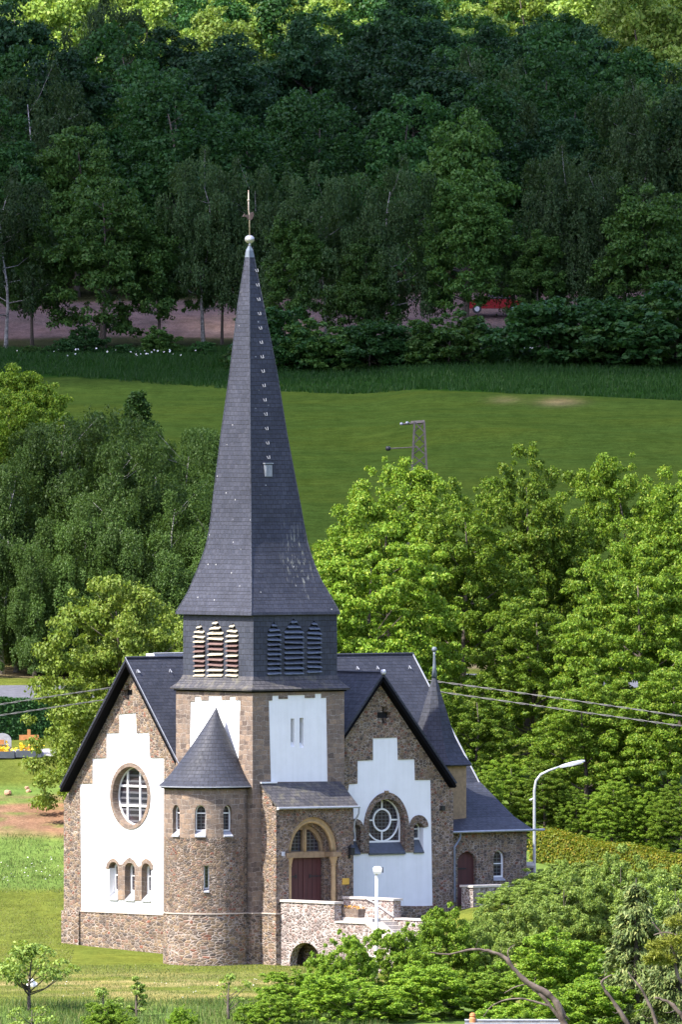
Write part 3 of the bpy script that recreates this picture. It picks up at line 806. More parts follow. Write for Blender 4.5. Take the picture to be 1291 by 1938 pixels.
# ---------------------------------------------------------------- round stair turret against the tower
tc = (-1.0, 2.06); TR = 1.95
zt0 = zy(1492, -2.2, 0.5); zband = zy(1586, -2.2, 0.5); ztpl = zy(1731, -2.2, 0.5)
def dshape(r, z, n=56):
    return [(tc[0] + r * math.cos(2 * math.pi * k / n), tc[1] + r * math.sin(2 * math.pi * k / n), z) for k in range(n)]
def niche(off, w_, z0, z1s, z1t, depth):     # arched cutter looking out of the turret wall at picture offset off
    ph = math.asin(max(-0.98, min(0.98, off / 82.0)))
    wd = Vector((math.sin(ph), -math.cos(ph)))
    d = Vector((CT * wd.x + ST * wd.y, -ST * wd.x + CT * wd.y))
    t = Vector((-d.y, d.x))
    mb = MB().plate('R', arch(-w_ / 2, w_ / 2, z0, z1s, z1t), [], 0.0, 1.0)
    def put(v, r0, r1): 
        r = r0 + (r1 - r0) * v[1]
        return (tc[0] + d.x * r + t.x * v[0], tc[1] + d.y * r + t.y * v[0], v[2])
    mb.v = [put(v, TR - depth, TR + 0.4) for v in mb.v]
    return mb, d, t
def cyl_uv(me):                             # metres round the turret
    lay = me.uv_layers.new(name='UVMap')
    for p in me.polygons:
        ref = math.atan2(p.center.y - tc[1], p.center.x - tc[0] - 1e-6)
        for li in p.loop_indices:
            co = me.vertices[me.loops[li].vertex_index].co
            th = math.atan2(co.y - tc[1], co.x - tc[0])
            while th - ref > math.pi: th -= 2 * math.pi
            while th - ref < -math.pi: th += 2 * math.pi
            if ref < 0: th += 2 * math.pi
            lay.data[li].uv = (th * TR + math.hypot(co.x - tc[0], co.y - tc[1]), co.z)
zw0, zw1s, zw1t = zy(1583, -2.2, 0.5), zy(1538, -2.2, 0.5), zy(1524, -2.2, 0.5)
wins = [(-59, 0.46), (-12.5, 0.50), (40, 0.46)]
band = MB().loft([dshape(TR, zband), dshape(TR, zt0)])
cuts = [niche(o, w_, zw0, zw1s, zw1t, 0.36) for o, w_ in wins]
me = carve(band, [c[0] for c in cuts]); cyl_uv(me); me.materials.append(M['ashlar'])
tband = link('turret_window_band', me, ch)
low = MB().loft([dshape(TR, ztpl - 0.3), dshape(TR, zband - 0.004)])
zl0, zl1 = zy(1688, -2.2, 0.5), zy(1638, -2.2, 0.5)
ck_, dS, tS = niche(-1, 0.25, zl0, zl1 - 0.02, zl1, 0.4)
me = carve(low, [ck_]); planar_uv(me); me.materials.append(M['stone_fine'])
tlow = link('turret_wall', me, ch)
part(MB().loft([dshape(TR + 0.05, -0.6), dshape(TR + 0.05, ztpl)]), 'plinth', 'course', tlow)
part(MB().loft([dshape(TR + 0.09, ztpl), dshape(TR + 0.09, ztpl + 0.055)]), 'string_course', 'string', tlow)
for (mb_, d, t), (o_, w_) in list(zip(cuts, wins)) + [((ck_, dS, tS), (None, 0.25))]:
    if o_ is None: z0, zs_, zt_, dep, hs = zl0, zl1 - 0.02, zl1, 0.32, 0.12
    else: z0, zs_, zt_, dep, hs = zw0, zw1s, zw1t, 0.28, 0.24
    def place(mb):
        mb.v = [(tc[0] + d.x * (TR - v[1]) + t.x * v[0], tc[1] + d.y * (TR - v[1]) + t.y * v[0], v[2]) for v in mb.v]
        return mb
    h = w_ / 2
    f_ = MB().plate('R', arch(-h, h, z0 + hs, zs_, zt_ - 0.004), [arch(-h + 0.05, h - 0.05, z0 + hs + 0.05, zs_, zt_ - 0.05)], dep - 0.05, dep)
    if o_ is not None: f_.box(-h, h, dep - 0.045, dep - 0.004, zs_ - 0.06, zs_ - 0.01)
    wo = part(place(f_), 'window', 'white', tband if o_ is not None else tlow)
    wo.parent = ch
    part(place(MB().plate('R', arch(-h, h, z0 + 0.02, zs_, zt_ - 0.003), [], dep + 0.004, dep + 0.03)), 'pane', 'glass', wo)
    part(place(MB().hull8([(-h, -0.07, z0 - 0.04), (h, -0.07, z0 - 0.04), (h, dep, z0 - 0.04), (-h, dep, z0 - 0.04)], [(-h, -0.07, z0 + 0.01), (h, -0.07, z0 + 0.01), (h, dep - 0.01, z0 + hs + 0.01), (-h, dep - 0.01, z0 + hs + 0.01)])), 'sill', 'sill', wo)
# half-cone roof leaning on the tower
za0 = zy(1490, -2.2, 0.5); za1 = zy(1339, -0.4, 2.06)
rings, uvs = [], []
NSEG = 48
prof = [(0.0, 2.17), (0.012, 2.20), (0.07, 1.98), (0.16, 1.72), (0.3, 1.39), (0.45, 1.06), (0.6, 0.755), (0.75, 0.46), (0.88, 0.215), (1.0, 0.015)]
sl_acc = 0.0
tr = MB(); uvd = []
for i, (t, r) in enumerate(prof):
    cx_ = tc[0] + 0.52 * t
    z = za0 + (za1 - za0) * t
    if i: sl_acc += math.hypot(r - prof[i - 1][1], (za1 - za0) * (t - prof[i - 1][0]))
    for k in range(NSEG + 1):
        th = -2 * math.pi * k / NSEG
        tr.v.append((cx_ + r * math.cos(th), tc[1] + r * math.sin(th), z)); uvd.append((k / NSEG * math.pi * 3.0, sl_acc))
nn = NSEG + 1
for i in range(len(prof) - 1):
    for k in range(NSEG):
        tr.f.append((i * nn + k, i * nn + k + 1, (i + 1) * nn + k + 1, (i + 1) * nn + k))
tr.f.append(tuple(range(NSEG, -1, -1)))
me = tr.mesh('turret_roof', M['slate'], uv=False)
lay = me.uv_layers.new(name='UVMap')
for p in me.polygons:
    for li in p.loop_indices: lay.data[li].uv = uvd[me.loops[li].vertex_index]
trf = link('turret_roof', me, ch)
part(MB().loft([dshape(TR + 0.15, za0 - 0.09), dshape(TR + 0.15, za0 - 0.004)]), 'eaves_board', 'soffit', trf)
gut = MB().tube([(tc[0] + 2.2 * math.cos(-0.9 - 4.6 * k / 40), tc[1] + 2.2 * math.sin(-0.9 - 4.6 * k / 40), za0 + 0.0) for k in range(41)], 0.03, 5)
part(gut, 'eaves_edge', 'zinc', trf)

# ---------------------------------------------------------------- porch
bP = -1.10
aPL = PR(522.5, 1600, bP)[0]; aPR = PR(669, 1600, bP)[0]
zPt, zPe = zy(1481, 2, 0), PR(600, 1527, bP - 0.22)[1]
psl = (zPt - zPe) / (0 - (bP - 0.22))
zft = zPe + psl * 0.22 - 0.12
ZFL = 2.05                                   # terrace floor
a0, a1 = PR(546.5, 1600, bP)[0], PR(640, 1600, bP)[0]
am, hw = (a0 + a1) / 2, (a1 - a0) / 2
zsp = PR(600, 1613, bP)[1]; ztp_ = PR(600, 1546, bP)[1]
opening = arch(a0, a1, -0.3, zsp, ztp_, 24)
pw = MB().plate('R', [(aPL, -0.6), (aPR, -0.6), (aPR, zft), (aPL, zft)], [[(u, max(z, ZFL - 0.02)) for u, z in opening]], bP, bP + 0.3)
side = [(bP + 0.3, -0.6), (0.0, -0.6), (0.0, zPt - 0.12), (bP + 0.3, zft + psl * 0.3)]
pw.plate('L', side, [], aPL, aPL + 0.35).plate('L', side, [], aPR - 0.35, aPR)
porch = part(pw, 'porch_wall', 'stone_fine')
part(MB().box(aPL - 0.05, aPL + 0.3, bP - 0.05, -0.1, -0.6, zpl), 'plinth', 'course', porch)
part(MB().box(aPL - 0.09, aPL + 0.3, bP - 0.09, -0.1, zpl, zpl + 0.06), 'string_course', 'string', porch)
def ring(w0, w1, d0, d1):
    k0, k1 = w0 / hw, w1 / hw
    o = over(am - w0, am + w0, zsp, zsp + (ztp_ - zsp) * k0, 24)
    i = over(am - w1, am + w1, zsp, zsp + (ztp_ - zsp) * k1, 24)
    return MB().plate('R', o + list(reversed(i)), [], bP + d0, bP + d1)
mb = ring(hw + 0.1, hw - 0.13, 0.302, 0.5)
mb2 = ring(hw + 0.0, hw - 0.16, 0.14, 0.298)
mb3 = ring(hw + 0.1, hw - 0.34, 0.502, 0.8)
part(mb2, 'arch_order', 'tan', porch); part(mb, 'arch_order', 'tan_dark', porch); part(mb3, 'arch_order', 'stone_fine', porch)
roll = MB().tube([(u, bP + 0.2, z) for u, z in over(am - hw + 0.17, am + hw - 0.17, zsp, zsp + (ztp_ - zsp) * (hw - 0.17) / hw, 24)], 0.085, 8)
part(roll, 'arch_roll', 'tan', porch, smooth=True)
for sg in (-1, 1):
    jm = MB()
    def b_(x0, x1, d0, d1, z0, z1):
        lo_, hi_ = sorted((am + sg * x0, am + sg * x1)); jm.box(lo_, hi_, bP + d0, bP + d1, z0, z1)
    b_(hw - 0.13, hw + 0.15, 0.302, 0.6, ZFL, zsp - 0.26)
    b_(hw - 0.34, hw + 0.15, 0.602, 0.96, ZFL, zsp - 0.26)
    part(jm, 'door_jamb', 'stone_fine', porch)
zdl = PR(560, 1625, bP + 0.85)[1]
lin = MB().box(am - hw - 0.12, am + hw + 0.12, bP + 0.56, bP + 0.9, zsp - 0.26, zsp)
for sg in (-1, 1):
    x0, x1 = sorted((am + sg * (hw - 0.34), am + sg * (hw + 0.14)))
    lin.box(x0, x1, bP - 0.05, bP + 0.558, zsp - 0.22, zsp - 0.002)
part(lin, 'lintel', 'tan_dark', porch)
for sg in (-1, 1):
    x, y = am + sg * (hw - 0.14), bP + 0.17
    cyl = lambda r, z: [(x + r * math.cos(2 * math.pi * k / 14), y + r * math.sin(2 * math.pi * k / 14), z) for k in range(14)]
    zc_ = zsp - 0.225
    co = part(MB().loft([cyl(0.17, ZFL), cyl(0.17, ZFL + 0.12), cyl(0.12, ZFL + 0.24), cyl(0.115, zc_ - 0.42), cyl(0.14, zc_ - 0.38), cyl(0.12, zc_ - 0.34), cyl(0.17, zc_ - 0.12), cyl(0.2, zc_)]), 'column', 'tan', porch, smooth=False)
# tympanum with two dark lights
tw_ = hw - 0.30
ty = over(am - tw_, am + tw_, zsp, zsp + (ztp_ - zsp) * tw_ / hw, 24)
l1 = [(am - tw_ + 0.20, zsp + 0.03), (am - 0.12, zsp + 0.03), (am - 0.12, zsp + 1.0), (am - 0.30, zsp + 1.02), (am - 0.55, zsp + 0.84), (am - tw_ + 0.24, zsp + 0.42)]
l2 = [(2 * am - u, z) for u, z in l1]
part(MB().plate('R', ty, [l1, l2], bP + 0.66, bP + 0.80), 'tympanum', 'tan_dark', porch)
part(MB().plate('R', [(u, z) for u, z in ty], [], bP + 0.83, bP + 0.86), 'pane', 'glass', porch)
part(MB().tube([(am, bP + 0.64, zsp), (am, bP + 0.64, zsp + 1.05)], 0.06, 8), 'mullion', 'tan', porch, smooth=True)
dw = hw - 0.36
for sg in (-1, 1):
    x0, x1 = sorted((am + sg * 0.012, am + sg * dw))
    dm = MB().box(x0, x1, bP + 0.80, bP + 0.86, ZFL, zsp - 0.262)
    n = 4
    for k in range(n):
        xa, xb = x0 + (x1 - x0) * k / n + 0.012, x0 + (x1 - x0) * (k + 1) / n - 0.012
        dm.box(xa, xb, bP + 0.785, bP + 0.80, ZFL + 0.05, zsp - 0.30)
    do = part(dm, 'door', 'door', porch); do.parent = ch
    for z in (ZFL + 0.55, ZFL + 1.9):
        hg = MB()
        xs = am + sg * dw
        hg.box(*sorted((xs, xs - sg * 0.62)), bP + 0.765, bP + 0.784, z - 0.03, z + 0.03)
        hg.box(*sorted((xs - sg * 0.60, xs - sg * 0.70)), bP + 0.764, bP + 0.783, z - 0.09, z + 0.09)
        part(hg, 'strap_hinge', 'iron', do)
pr = MB().slab([(aPL - 0.06, 0.0, zPt), (aPR + 0.12, 0.0, zPt), (aPR + 0.12, bP - 0.24, zPe), (aPL - 0.06, bP - 0.24, zPe)], 0.09)
prf = part(pr, 'porch_roof', 'slate_worn')
part(MB().tube([(aPL - 0.05, bP - 0.27, zPe - 0.03), (aPR + 0.16, bP - 0.27, zPe - 0.04)], 0.055, 8).tube([(aPR + 0.12, bP - 0.27, zPe - 0.05), (aPR + 0.12, bP - 0.24, zPe - 0.35), (aPR + 0.03, bP - 0.06, zPe - 0.7), (aPR + 0.05, bP + 0.05, zPe - 1.2)], 0.04, 8), 'gutter', 'zinc', prf)
part(MB().box(aPL - 0.08, aPL + 0.85, -0.10, 0.02, zPt - 0.02, zPt + 0.05), 'flashing', 'white', prf)
part(MB().box(aPL - 0.08, aPL + 0.02, bP - 0.24, bP - 0.16, zPe - 0.1, zPe + 0.02), 'verge_end', 'white', prf)
a_, z_ = PR(660.5, 1613, bP)
lm = MB().box(a_ - 0.05, a_ + 0.05, bP - 0.06, bP + 0.02, z_ - 0.28, z_ - 0.1).box(a_ - 0.11, a_ + 0.11, bP - 0.30, bP - 0.08, z_ - 0.12, z_ + 0.2).loft([[(a_ - 0.15, bP - 0.34, z_ + 0.2), (a_ + 0.15, bP - 0.34, z_ + 0.2), (a_ + 0.15, bP - 0.04, z_ + 0.2), (a_ - 0.15, bP - 0.04, z_ + 0.2)], [(a_ - 0.03, bP - 0.22, z_ + 0.36), (a_ + 0.03, bP - 0.22, z_ + 0.36), (a_ + 0.03, bP - 0.16, z_ + 0.36), (a_ - 0.03, bP - 0.16, z_ + 0.36)]])
part(lm, 'wall_lantern', 'iron')
a_, z_ = PR(654, 1668, bP)
part(MB().box(a_ - 0.19, a_ + 0.19, bP - 0.03, bP + 0.01, z_ - 0.14, z_ + 0.14), 'notice_plate', 'yellow')
a_, z_ = PR(535.5, 1616, bP)
part(MB().box(a_ - 0.09, a_ + 0.09, bP - 0.025, bP + 0.01, z_ - 0.10, z_ + 0.10), 'small_plaque', 'lead')

# ---------------------------------------------------------------- annex with the small door
bA = 0.85
aA0 = aW2 + 0.02; aA1 = PR(997.5, 1620, bA)[0]
zAe = PR(940, 1571, bA - 0.3)[1]
bAr = 4.35; zAr = PR(880, 1481, bAr)[1]
g9 = lambda x, y: PR(840 + x / 6.461, 1420 + y / 6.461, bA)
d0_, d1_ = g9(172, 0)[0], g9(398, 0)[0]
w0_, w1_ = g9(612, 0)[0], g9(752, 0)[0]
dz0, dzs, dzt = 1.9, g9(0, 1370)[1], g9(0, 1248)[1]
wz0, wzs, wzt = g9(0, 1600)[1], g9(0, 1330)[1], g9(0, 1240)[1]
asl = (zAr - zAe) / (bAr - bA + 0.3)
zAw = zAe + asl * 0.3 - 0.1
an = MB().plate('R', [(aA0, -0.4), (aA1, -0.4), (aA1, zAw), (aA0, zAw)], [arch(d0_, d1_, dz0, dzs, dzt, 14), arch(w0_, w1_, wz0, wzs, wzt, 14)], bA, bA + 0.34)
an.plate('L', [(bA + 0.36, -0.4), (7.5, -0.4), (7.5, zAw), (bAr, zAr - 0.12), (bA + 0.36, zAw + 0.1)], [], aA0, aA1)
annex = part(an, 'annex_wall', 'stone')
ado = part(MB().plate('R', arch(d0_ - 0.02, d1_ + 0.02, dz0, dzs, dzt + 0.02, 14), [], bA + 0.18, bA + 0.24), 'door', 'door')
for z in (dzs - 0.35, dz0 + 0.35): part(MB().box(d0_ + 0.04, d0_ + 0.62, bA + 0.155, bA + 0.178, z, z + 0.07), 'strap_hinge', 'iron', ado)
make_window('R', bA + 0.22, w0_, w1_, wz0 + 0.12, wzs, wzt, 0.06, (), (0.5,), sill=(bA, wz0), sill_mat='sill', sill_out=0.05)
ar_ = MB()
am_ = bA + (bAr - bA) * 0.30
zm_ = zAe + (zAr - zAe) * 0.27
ar_.slab([(aA0 - 0.05, bA - 0.3, zAe), (aA1 + 0.14, bA - 0.3, zAe), (aA1 + 0.10, am_, zm_), (aA0 - 0.05, am_, zm_)], 0.1)
ar_.slab([(aA0 - 0.05, am_, zm_), (aA1 + 0.10, am_, zm_), (aA1 + 0.08, bAr, zAr), (aA0 - 0.05, bAr, zAr)], 0.1)
ar_.slab([(aA0 - 0.05, bAr, zAr), (aA1 + 0.08, bAr, zAr), (aA1 + 0.08, 7.7, zAe), (aA0 - 0.05, 7.7, zAe)], 0.1)
arf = part(ar_, 'annex_roof', 'slate')
part(MB().tube([(aA0 - 0.05, bA - 0.35, zAe - 0.05), (aA1 + 0.75, bA - 0.35, zAe - 0.03)], 0.055, 8), 'gutter', 'zinc', arf)
gd = [g9(160, 1000), g9(160, 1075), g9(60, 1180), g9(62, 1850)]
dpth = [bA - 0.3, bA - 0.25, bT - 0.1, bT - 0.1]
part(MB().tube([(p[0], d, p[1]) for p, d in zip(gd, dpth)], 0.05, 8), 'downpipe', 'copper', arf)

# ---------------------------------------------------------------- little eight-sided turret behind the transept
oc = (13.0, 3.2)
def octr(r, z, n=8): return [(oc[0] + r * math.cos(rad(22.5 + 45 * k + 7)), oc[1] + r * math.sin(rad(22.5 + 45 * k + 7)), z) for k in range(n)]
zo = lambda y: zy(y, *oc)
rp = [(1449, 1.80), (1446, 1.86), (1438, 1.66), (1426, 1.42), (1405, 1.12), (1380, 0.88), (1345, 0.60), (1305, 0.28), (1278, 0.07)]
part(MB().loft([octr(1.58, 4.0), octr(1.58, zo(1447))]), 'stair_turret_wall', 'tan_dark')
pf = part(MB().loft([octr(r, zo(y)) for y, r in rp]), 'stair_turret_roof', 'slate')
cyl = lambda r, z: [(oc[0] + r * math.cos(2 * math.pi * k / 12), oc[1] + r * math.sin(2 * math.pi * k / 12), z) for k in range(12)]
part(MB().loft([cyl(0.13, zo(1282)), cyl(0.08, zo(1262)), cyl(0.05, zo(1240)), cyl(0.06, zo(1234))]).ball((oc[0], oc[1], zo(1229)), 0.125, 14), 'finial', 'copper', pf, smooth=True)

# ================================================================== TERRACE AND STEPS BEFORE THE PORCH
te = thing('entrance_terrace', 'pale rubble stone terrace with parapets and steps before the church porch', 'terrace', (0, 0, 0), TH)
aT0 = aPL + 0.22; aT1 = PR(652, 1720, -1.5)[0] - 0.0
bF = PL(633, 1740, aT0)[0]
zc1 = PL(580, 1705, aT0)[1]
zc2 = PL(660, 1744, aT0)[1]
bF2 = PL(692, 1745, aT0)[0]
bF3 = PL(752, 1797, aT0)[0]; z3 = PL(752, 1797, aT0)[1]
ar0, ar1 = PL(606, 1820, aT0)[0], PL(549, 1820, aT0)[0]
zar = PL(578, 1784, aT0)[1]
arc_h = arch(min(ar0, ar1), max(ar0, ar1), -0.62, zar - 0.85, zar, 16)
arc_h = [(u, max(z, -0.55)) for u, z in arc_h]
tm = MB().plate('L', [(bF, -0.6), (bP - 0.07, -0.6), (bP - 0.07, zc1 - 0.09), (bF, zc1 - 0.09)], [arc_h], aT0, aT0 + 0.4)
tm.box(aT0 + 1.2, aT1 - 0.002, bF + 0.1, bP - 0.1, -0.6, ZFL - 0.004)
tm.box(aT0 + 0.41, aT0 + 1.198, bF + 0.1, bP - 0.1, zar + 0.1, ZFL - 0.004)
part(tm, 'terrace_wall', 'terrace', te)
part(MB().box(aT0 + 1.0, aT0 + 1.19, min(ar0, ar1) - 0.3, max(ar0, ar1) + 0.3, -0.6, zar + 0.09), 'niche_back', 'course', te)
part(MB().box(aT0 + 0.41, aT1, bF + 0.05, bP - 0.11, ZFL, ZFL + 0.05), 'paving', 'coping', te)
# right parapet and copings
part(MB().box(aT1, aT1 + 0.42, bF, bP - 0.35, -0.6, PR(700, 1699, -3)[1] - 0.09), 'parapet', 'terrace', te)
zc3 = PL(700, 1699, aT1)[1]
part(MB().box(aT1 - 0.06, aT1 + 0.48, bF - 0.08, bP - 0.33, zc3 - 0.088, zc3 + 0.01), 'coping', 'coping', te)
part(MB().box(aT0 - 0.06, aT0 + 0.46, bF - 0.08, bP - 0.05, zc1 - 0.088, zc1 + 0.01), 'coping', 'coping', te)
# lower walls running on beside the steps
part(MB().box(aT0, aT0 + 0.4, bF2, bF - 0.002, -0.6, zc2 - 0.08).plate('L', [(bF2, -0.6), (bF2, zc2 - 0.08), (bF3, z3 - 0.08), (bF3, -0.6)], [], aT0 + 0.002, aT0 + 0.398), 'stair_wall', 'terrace', te)
part(MB().box(aT0 - 0.06, aT0 + 0.46, bF2 - 0.02, bF - 0.09, zc2 - 0.078, zc2 + 0.0), 'coping', 'coping', te)
part(MB().slab([(aT0 - 0.05, bF2 - 0.03, zc2), (aT0 + 0.95, bF2 - 0.03, zc2), (aT0 + 0.95, bF3, z3), (aT0 - 0.05, bF3, z3)], 0.08), 'sloping_coping', 'string', te)
stp = MB()
for i in range(9):
    bs = bF + 0.05 - 0.34 * i
    stp.box(aT0 + 0.96, aT1 - 0.02, bs - 0.36, bs, -0.6, ZFL - 0.02 - 0.17 * (i + 1) + 0.17)
part(stp, 'steps', 'coping', te)
zc4 = PL(766, 1738, aT1)[1]
bF5 = PL(800, 1738, aT1)[0]
part(MB().box(aT1, aT1 + 0.42, bF5, bF - 0.002, -0.6, zc4 - 0.08), 'stair_wall', 'terrace', te)
part(MB().box(aT1 - 0.05, aT1 + 0.5, bF5, bF - 0.09, zc4 - 0.078, zc4), 'coping', 'coping', te)
hr0, hr1 = PL(708, 1708, aT1 - 0.1), PL(745, 1734, aT1 - 0.1)
hb = PL(690, 1698, aT1 - 0.1)
part(MB().tube([(aT1 - 0.1, hb[0], hb[1] - 0.02), (aT1 - 0.1, hr0[0], hr0[1]), (aT1 - 0.1, hr1[0], hr1[1])], 0.03, 6), 'handrail', 'galv', te)
# ledge that carries the flower trough
lb0, lb1 = PL(706, 1737, aT0 + 0.5)[0], PL(644, 1737, aT0 + 0.5)[0]
zlg = PL(675, 1737, aT0 + 0.5)[1]
part(MB().box(aT0 + 0.47, aT0 + 0.94, lb0, lb1, -0.5, zlg), 'ledge', 'coping', te)
b0_, b1_ = PL(679, 1737, aT0 + 0.5)[0], PL(647, 1737, aT0 + 0.5)[0]
zt_ = PL(660, 1720, aT0 + 0.5)[1]
bm_, am2 = (b0_ + b1_) / 2, aT0 + 0.70
ft = thing('flower_trough', 'tan stone trough of orange flowers on the terrace ledge', 'flower trough', Matrix.Rotation(TH, 4, 'Z') @ Vector((am2, bm_, zlg + 0.002)), TH)
hb_, hh = (b1_ - b0_) / 2, zt_ - zlg
part(MB().loft([[(x * (0.18 + 0.05 * k), y * (hb_ - 0.07 + 0.07 * k), hh * k) for x, y in ((-1, -1), (1, -1), (1, 1), (-1, 1))] for k in (0, 1)]), 'trough', 'ashlar', ft)
fl = MB(); rr = random.Random(3)
for i in range(120):
    x, y, z, s = rr.uniform(-0.2, 0.2), rr.uniform(-hb_, hb_), hh + rr.uniform(0.0, 0.14), rr.uniform(0.02, 0.045)
    t = rr.uniform(0, 6.28)
    fl.add([(x + s * math.cos(t), y + s * math.sin(t), z), (x - s * math.sin(t), y + s * math.cos(t), z + s * 0.6), (x - s * math.cos(t), y - s * math.sin(t), z), (x + s * math.sin(t), y - s * math.cos(t), z - s * 0.5)], [(0, 1, 2, 3)])
M['flower_orange'] = leaves('orange_petals', (0.55, 0.22, 0.03), (0.65, 0.36, 0.03), 0.2, c3=(0.10, 0.14, 0.03), var=0.0)
M['flower_yellow'] = leaves('yellow_petals', (0.70, 0.50, 0.03), (0.75, 0.58, 0.05), 0.2, c3=(0.60, 0.28, 0.04), var=0.0)
link('flowers', fl.mesh('flowers', M['flower_orange'], recalc=False), ft)
# wall in front of the annex door
aq0, zq = PR(871, 1675, -0.9)
aq1 = PR(962, 1672, -1.8)[0]
bq = -1.75
aq0 = PR(896, 1675, bq)[0]
sw = thing('stone_wall', 'short rubble wall with pale coping before the small annex door', 'wall', Matrix.Rotation(TH, 4, 'Z') @ Vector((aq0, bq, 0)), TH)
part(MB().box(0, aq1 - aq0, 0, 0.85, -0.5, zq - 0.1), 'wall_body', 'terrace', sw)
part(MB().box(-0.06, aq1 - aq0 + 0.05, -0.06, 0.91, zq - 0.098, zq), 'coping', 'coping', sw)

# ================================================================== GROUND
PY = [-700, -640, -600, -400, -120, -90, -60, -42, -33, -10, 0, 12, 22, 30, 45, 60, 70, 84, 95, 105, 150, 220, 300, 330, 362, 367, 376, 382, 420, 600, 700, 900, 1400]
PZ = [24.5, 23.9, 18, -10, -14, -10, -6, -2.0, -1.2, -0.25, 0, 0.5, 1.6, 3.0, 5.8, 8.2, 9.1, 10.1, 10.9, 11.5, 19.2, 23.2, 26, 27.7, 29.3, 29.8, 31.8, 32.2, 34.6, 46.6, 58.0, 76, 50]
PY, PZ = np.array(PY, float), np.array(PZ, float)
def sm(x, a, b):
    t = np.clip((x - a) / (b - a), 0, 1); return t * t * (3 - 2 * t)
rng0 = np.random.default_rng(11)
WV = [(rng0.uniform(0.05, 0.35), rng0.uniform(0.05, 0.35), rng0.uniform(0, 6.28), rng0.uniform(0.02, 0.05)) for _ in range(10)]
def ground(x, y):
    x, y = np.asarray(x, float), np.asarray(y, float)
    z = (np.interp(y - 1.5, PY, PZ) + np.interp(y, PY, PZ) + np.interp(y + 1.5, PY, PZ)) / 3
    bump = 2.2 * sm(x, 4.5, 10.5) * sm(y, -9, 1) * (1 - 0.75 * sm(y, 10, 28))
    z = z + bump + 120 * sm(np.abs(x - 4), 80, 420)
    n = sum(a * np.sin(fx * x + fy * y + p) for fx, fy, p, a in WV)
    k = 0.25 + 0.75 * np.clip(np.hypot(x, y - 5) / 30 - 0.5, 0, 1)
    return z + n * k
def gz(x, y): return float(ground(x, y))
def lines(parts):
    out = []
    for a, b, s in parts: out += list(np.arange(a, b, s))
    return np.array(sorted(set(np.round(out, 3))))
gx = lines([(-900, -200, 50), (-200, -60, 10), (-60, -22, 2.0), (-22, 32, 0.5), (32, 60, 2.0), (60, 200, 10), (200, 901, 50)])
gy = lines([(-900, -200, 50), (-200, -60, 8), (-60, 66, 0.5), (66, 130, 1.0), (130, 320, 2.5), (320, 400, 1.0), (400, 640, 8), (640, 1500, 60)])
GX, GY = np.meshgrid(gx, gy)
GZ = ground(GX, GY)
vs = np.stack([GX, GY, GZ], -1).reshape(-1, 3)
nx, ny = len(gx), len(gy)
idx = np.arange(nx * ny).reshape(ny, nx)
quads = np.stack([idx[:-1, :-1], idx[:-1, 1:], idx[1:, 1:], idx[1:, :-1]], -1).reshape(-1, 4)
def np_mesh(name, v, q):
    me = bpy.data.meshes.new(name)
    k = q.shape[1]
    me.vertices.add(len(v)); me.vertices.foreach_set('co', np.asarray(v, np.float32).ravel())
    me.loops.add(q.size); me.loops.foreach_set('vertex_index', q.astype(np.int32).ravel())
    me.polygons.add(len(q)); me.polygons.foreach_set('loop_start', np.arange(0, q.size, k, dtype=np.int32))
    me.update(calc_edges=True)
    return me
me = np_mesh('ground', vs, quads)
def nz2(x, y, s, seed):
    r = np.random.default_rng(seed); v = 0
    for i in range(7):
        f = s * (1.0 + i * 0.7); a = r.uniform(0, 6.28)
        v = v + np.sin(f * (x * math.cos(a) + y * math.sin(a)) + r.uniform(0, 6.28)) / (1 + 0.5 * i)
    return v / 2.6
X, Y = vs[:, 0], vs[:, 1]
def C(*c): return np.array(c)
def mixc(c, d, t): return c * (1 - t[:, None]) + d * t[:, None]
one = np.ones(len(X))
lawn, dry, tall, meadow = C(0.090, 0.113, 0.022), C(0.235, 0.20, 0.085), C(0.085, 0.14, 0.034), C(0.034, 0.060, 0.011)
soil, wood, bank, verge = C(0.185, 0.112, 0.072), C(0.035, 0.04, 0.018), C(0.105, 0.078, 0.07), C(0.20, 0.165, 0.09)
col = one[:, None] * lawn
n1, n2 = nz2(X, Y, 0.35, 1), nz2(X, Y, 1.1, 2)
col = mixc(col, dry, np.clip(0.5 * sm(n1 + 0.4 * n2, -0.1, 0.9) * sm(-Y, 1, 8) + 0.75 * np.exp(-((Y + 12 + 3 * n1) / 5) ** 2) * sm(n2, -0.6, 0.6), 0, 1))
col = mixc(col, tall, sm(-Y, 19, 26) * 0.9)
col = mixc(col, tall * 1.15, sm(Y + 0.6 * n1, 26.5, 28.0) * 0.85)
col = mixc(col, soil, sm(Y + 2.0 * n1 + n2, 37, 42) * (1 - sm(Y + 1.5 * n2, 47, 50.5)) * sm(n1 + n2 * 1.2, -0.9, 0.3) * (1 - sm(X, -7, -3)))
col = mixc(col, lawn * 0.9, sm(Y, 50, 53))
col = mixc(col, verge, sm(Y, 95.5, 97) * (1 - sm(Y, 103, 108)))
col = mixc(col, meadow, sm(Y, 104, 116))
band_ = 0.5 + 0.5 * np.sin(Y * 0.55 + 0.02 * X + n1)
col = mixc(col, meadow * 1.2, sm(Y, 120, 130) * band_ * 0.5)
col = mixc(col, meadow * C(1.25, 1.1, 1.0), sm(Y, 120, 130) * sm(nz2(X * 0.35, Y, 0.16, 9), -0.3, 0.9) * 0.7)
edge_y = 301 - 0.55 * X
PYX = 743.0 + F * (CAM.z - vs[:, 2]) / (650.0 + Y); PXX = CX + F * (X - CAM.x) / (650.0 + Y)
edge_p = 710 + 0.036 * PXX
col = mixc(col, C(0.012, 0.040, 0.006), sm(edge_p - PYX, -1.0, 2.0) * (Y > 262))  # cloud shade along the meadow edge painted into the grass colour
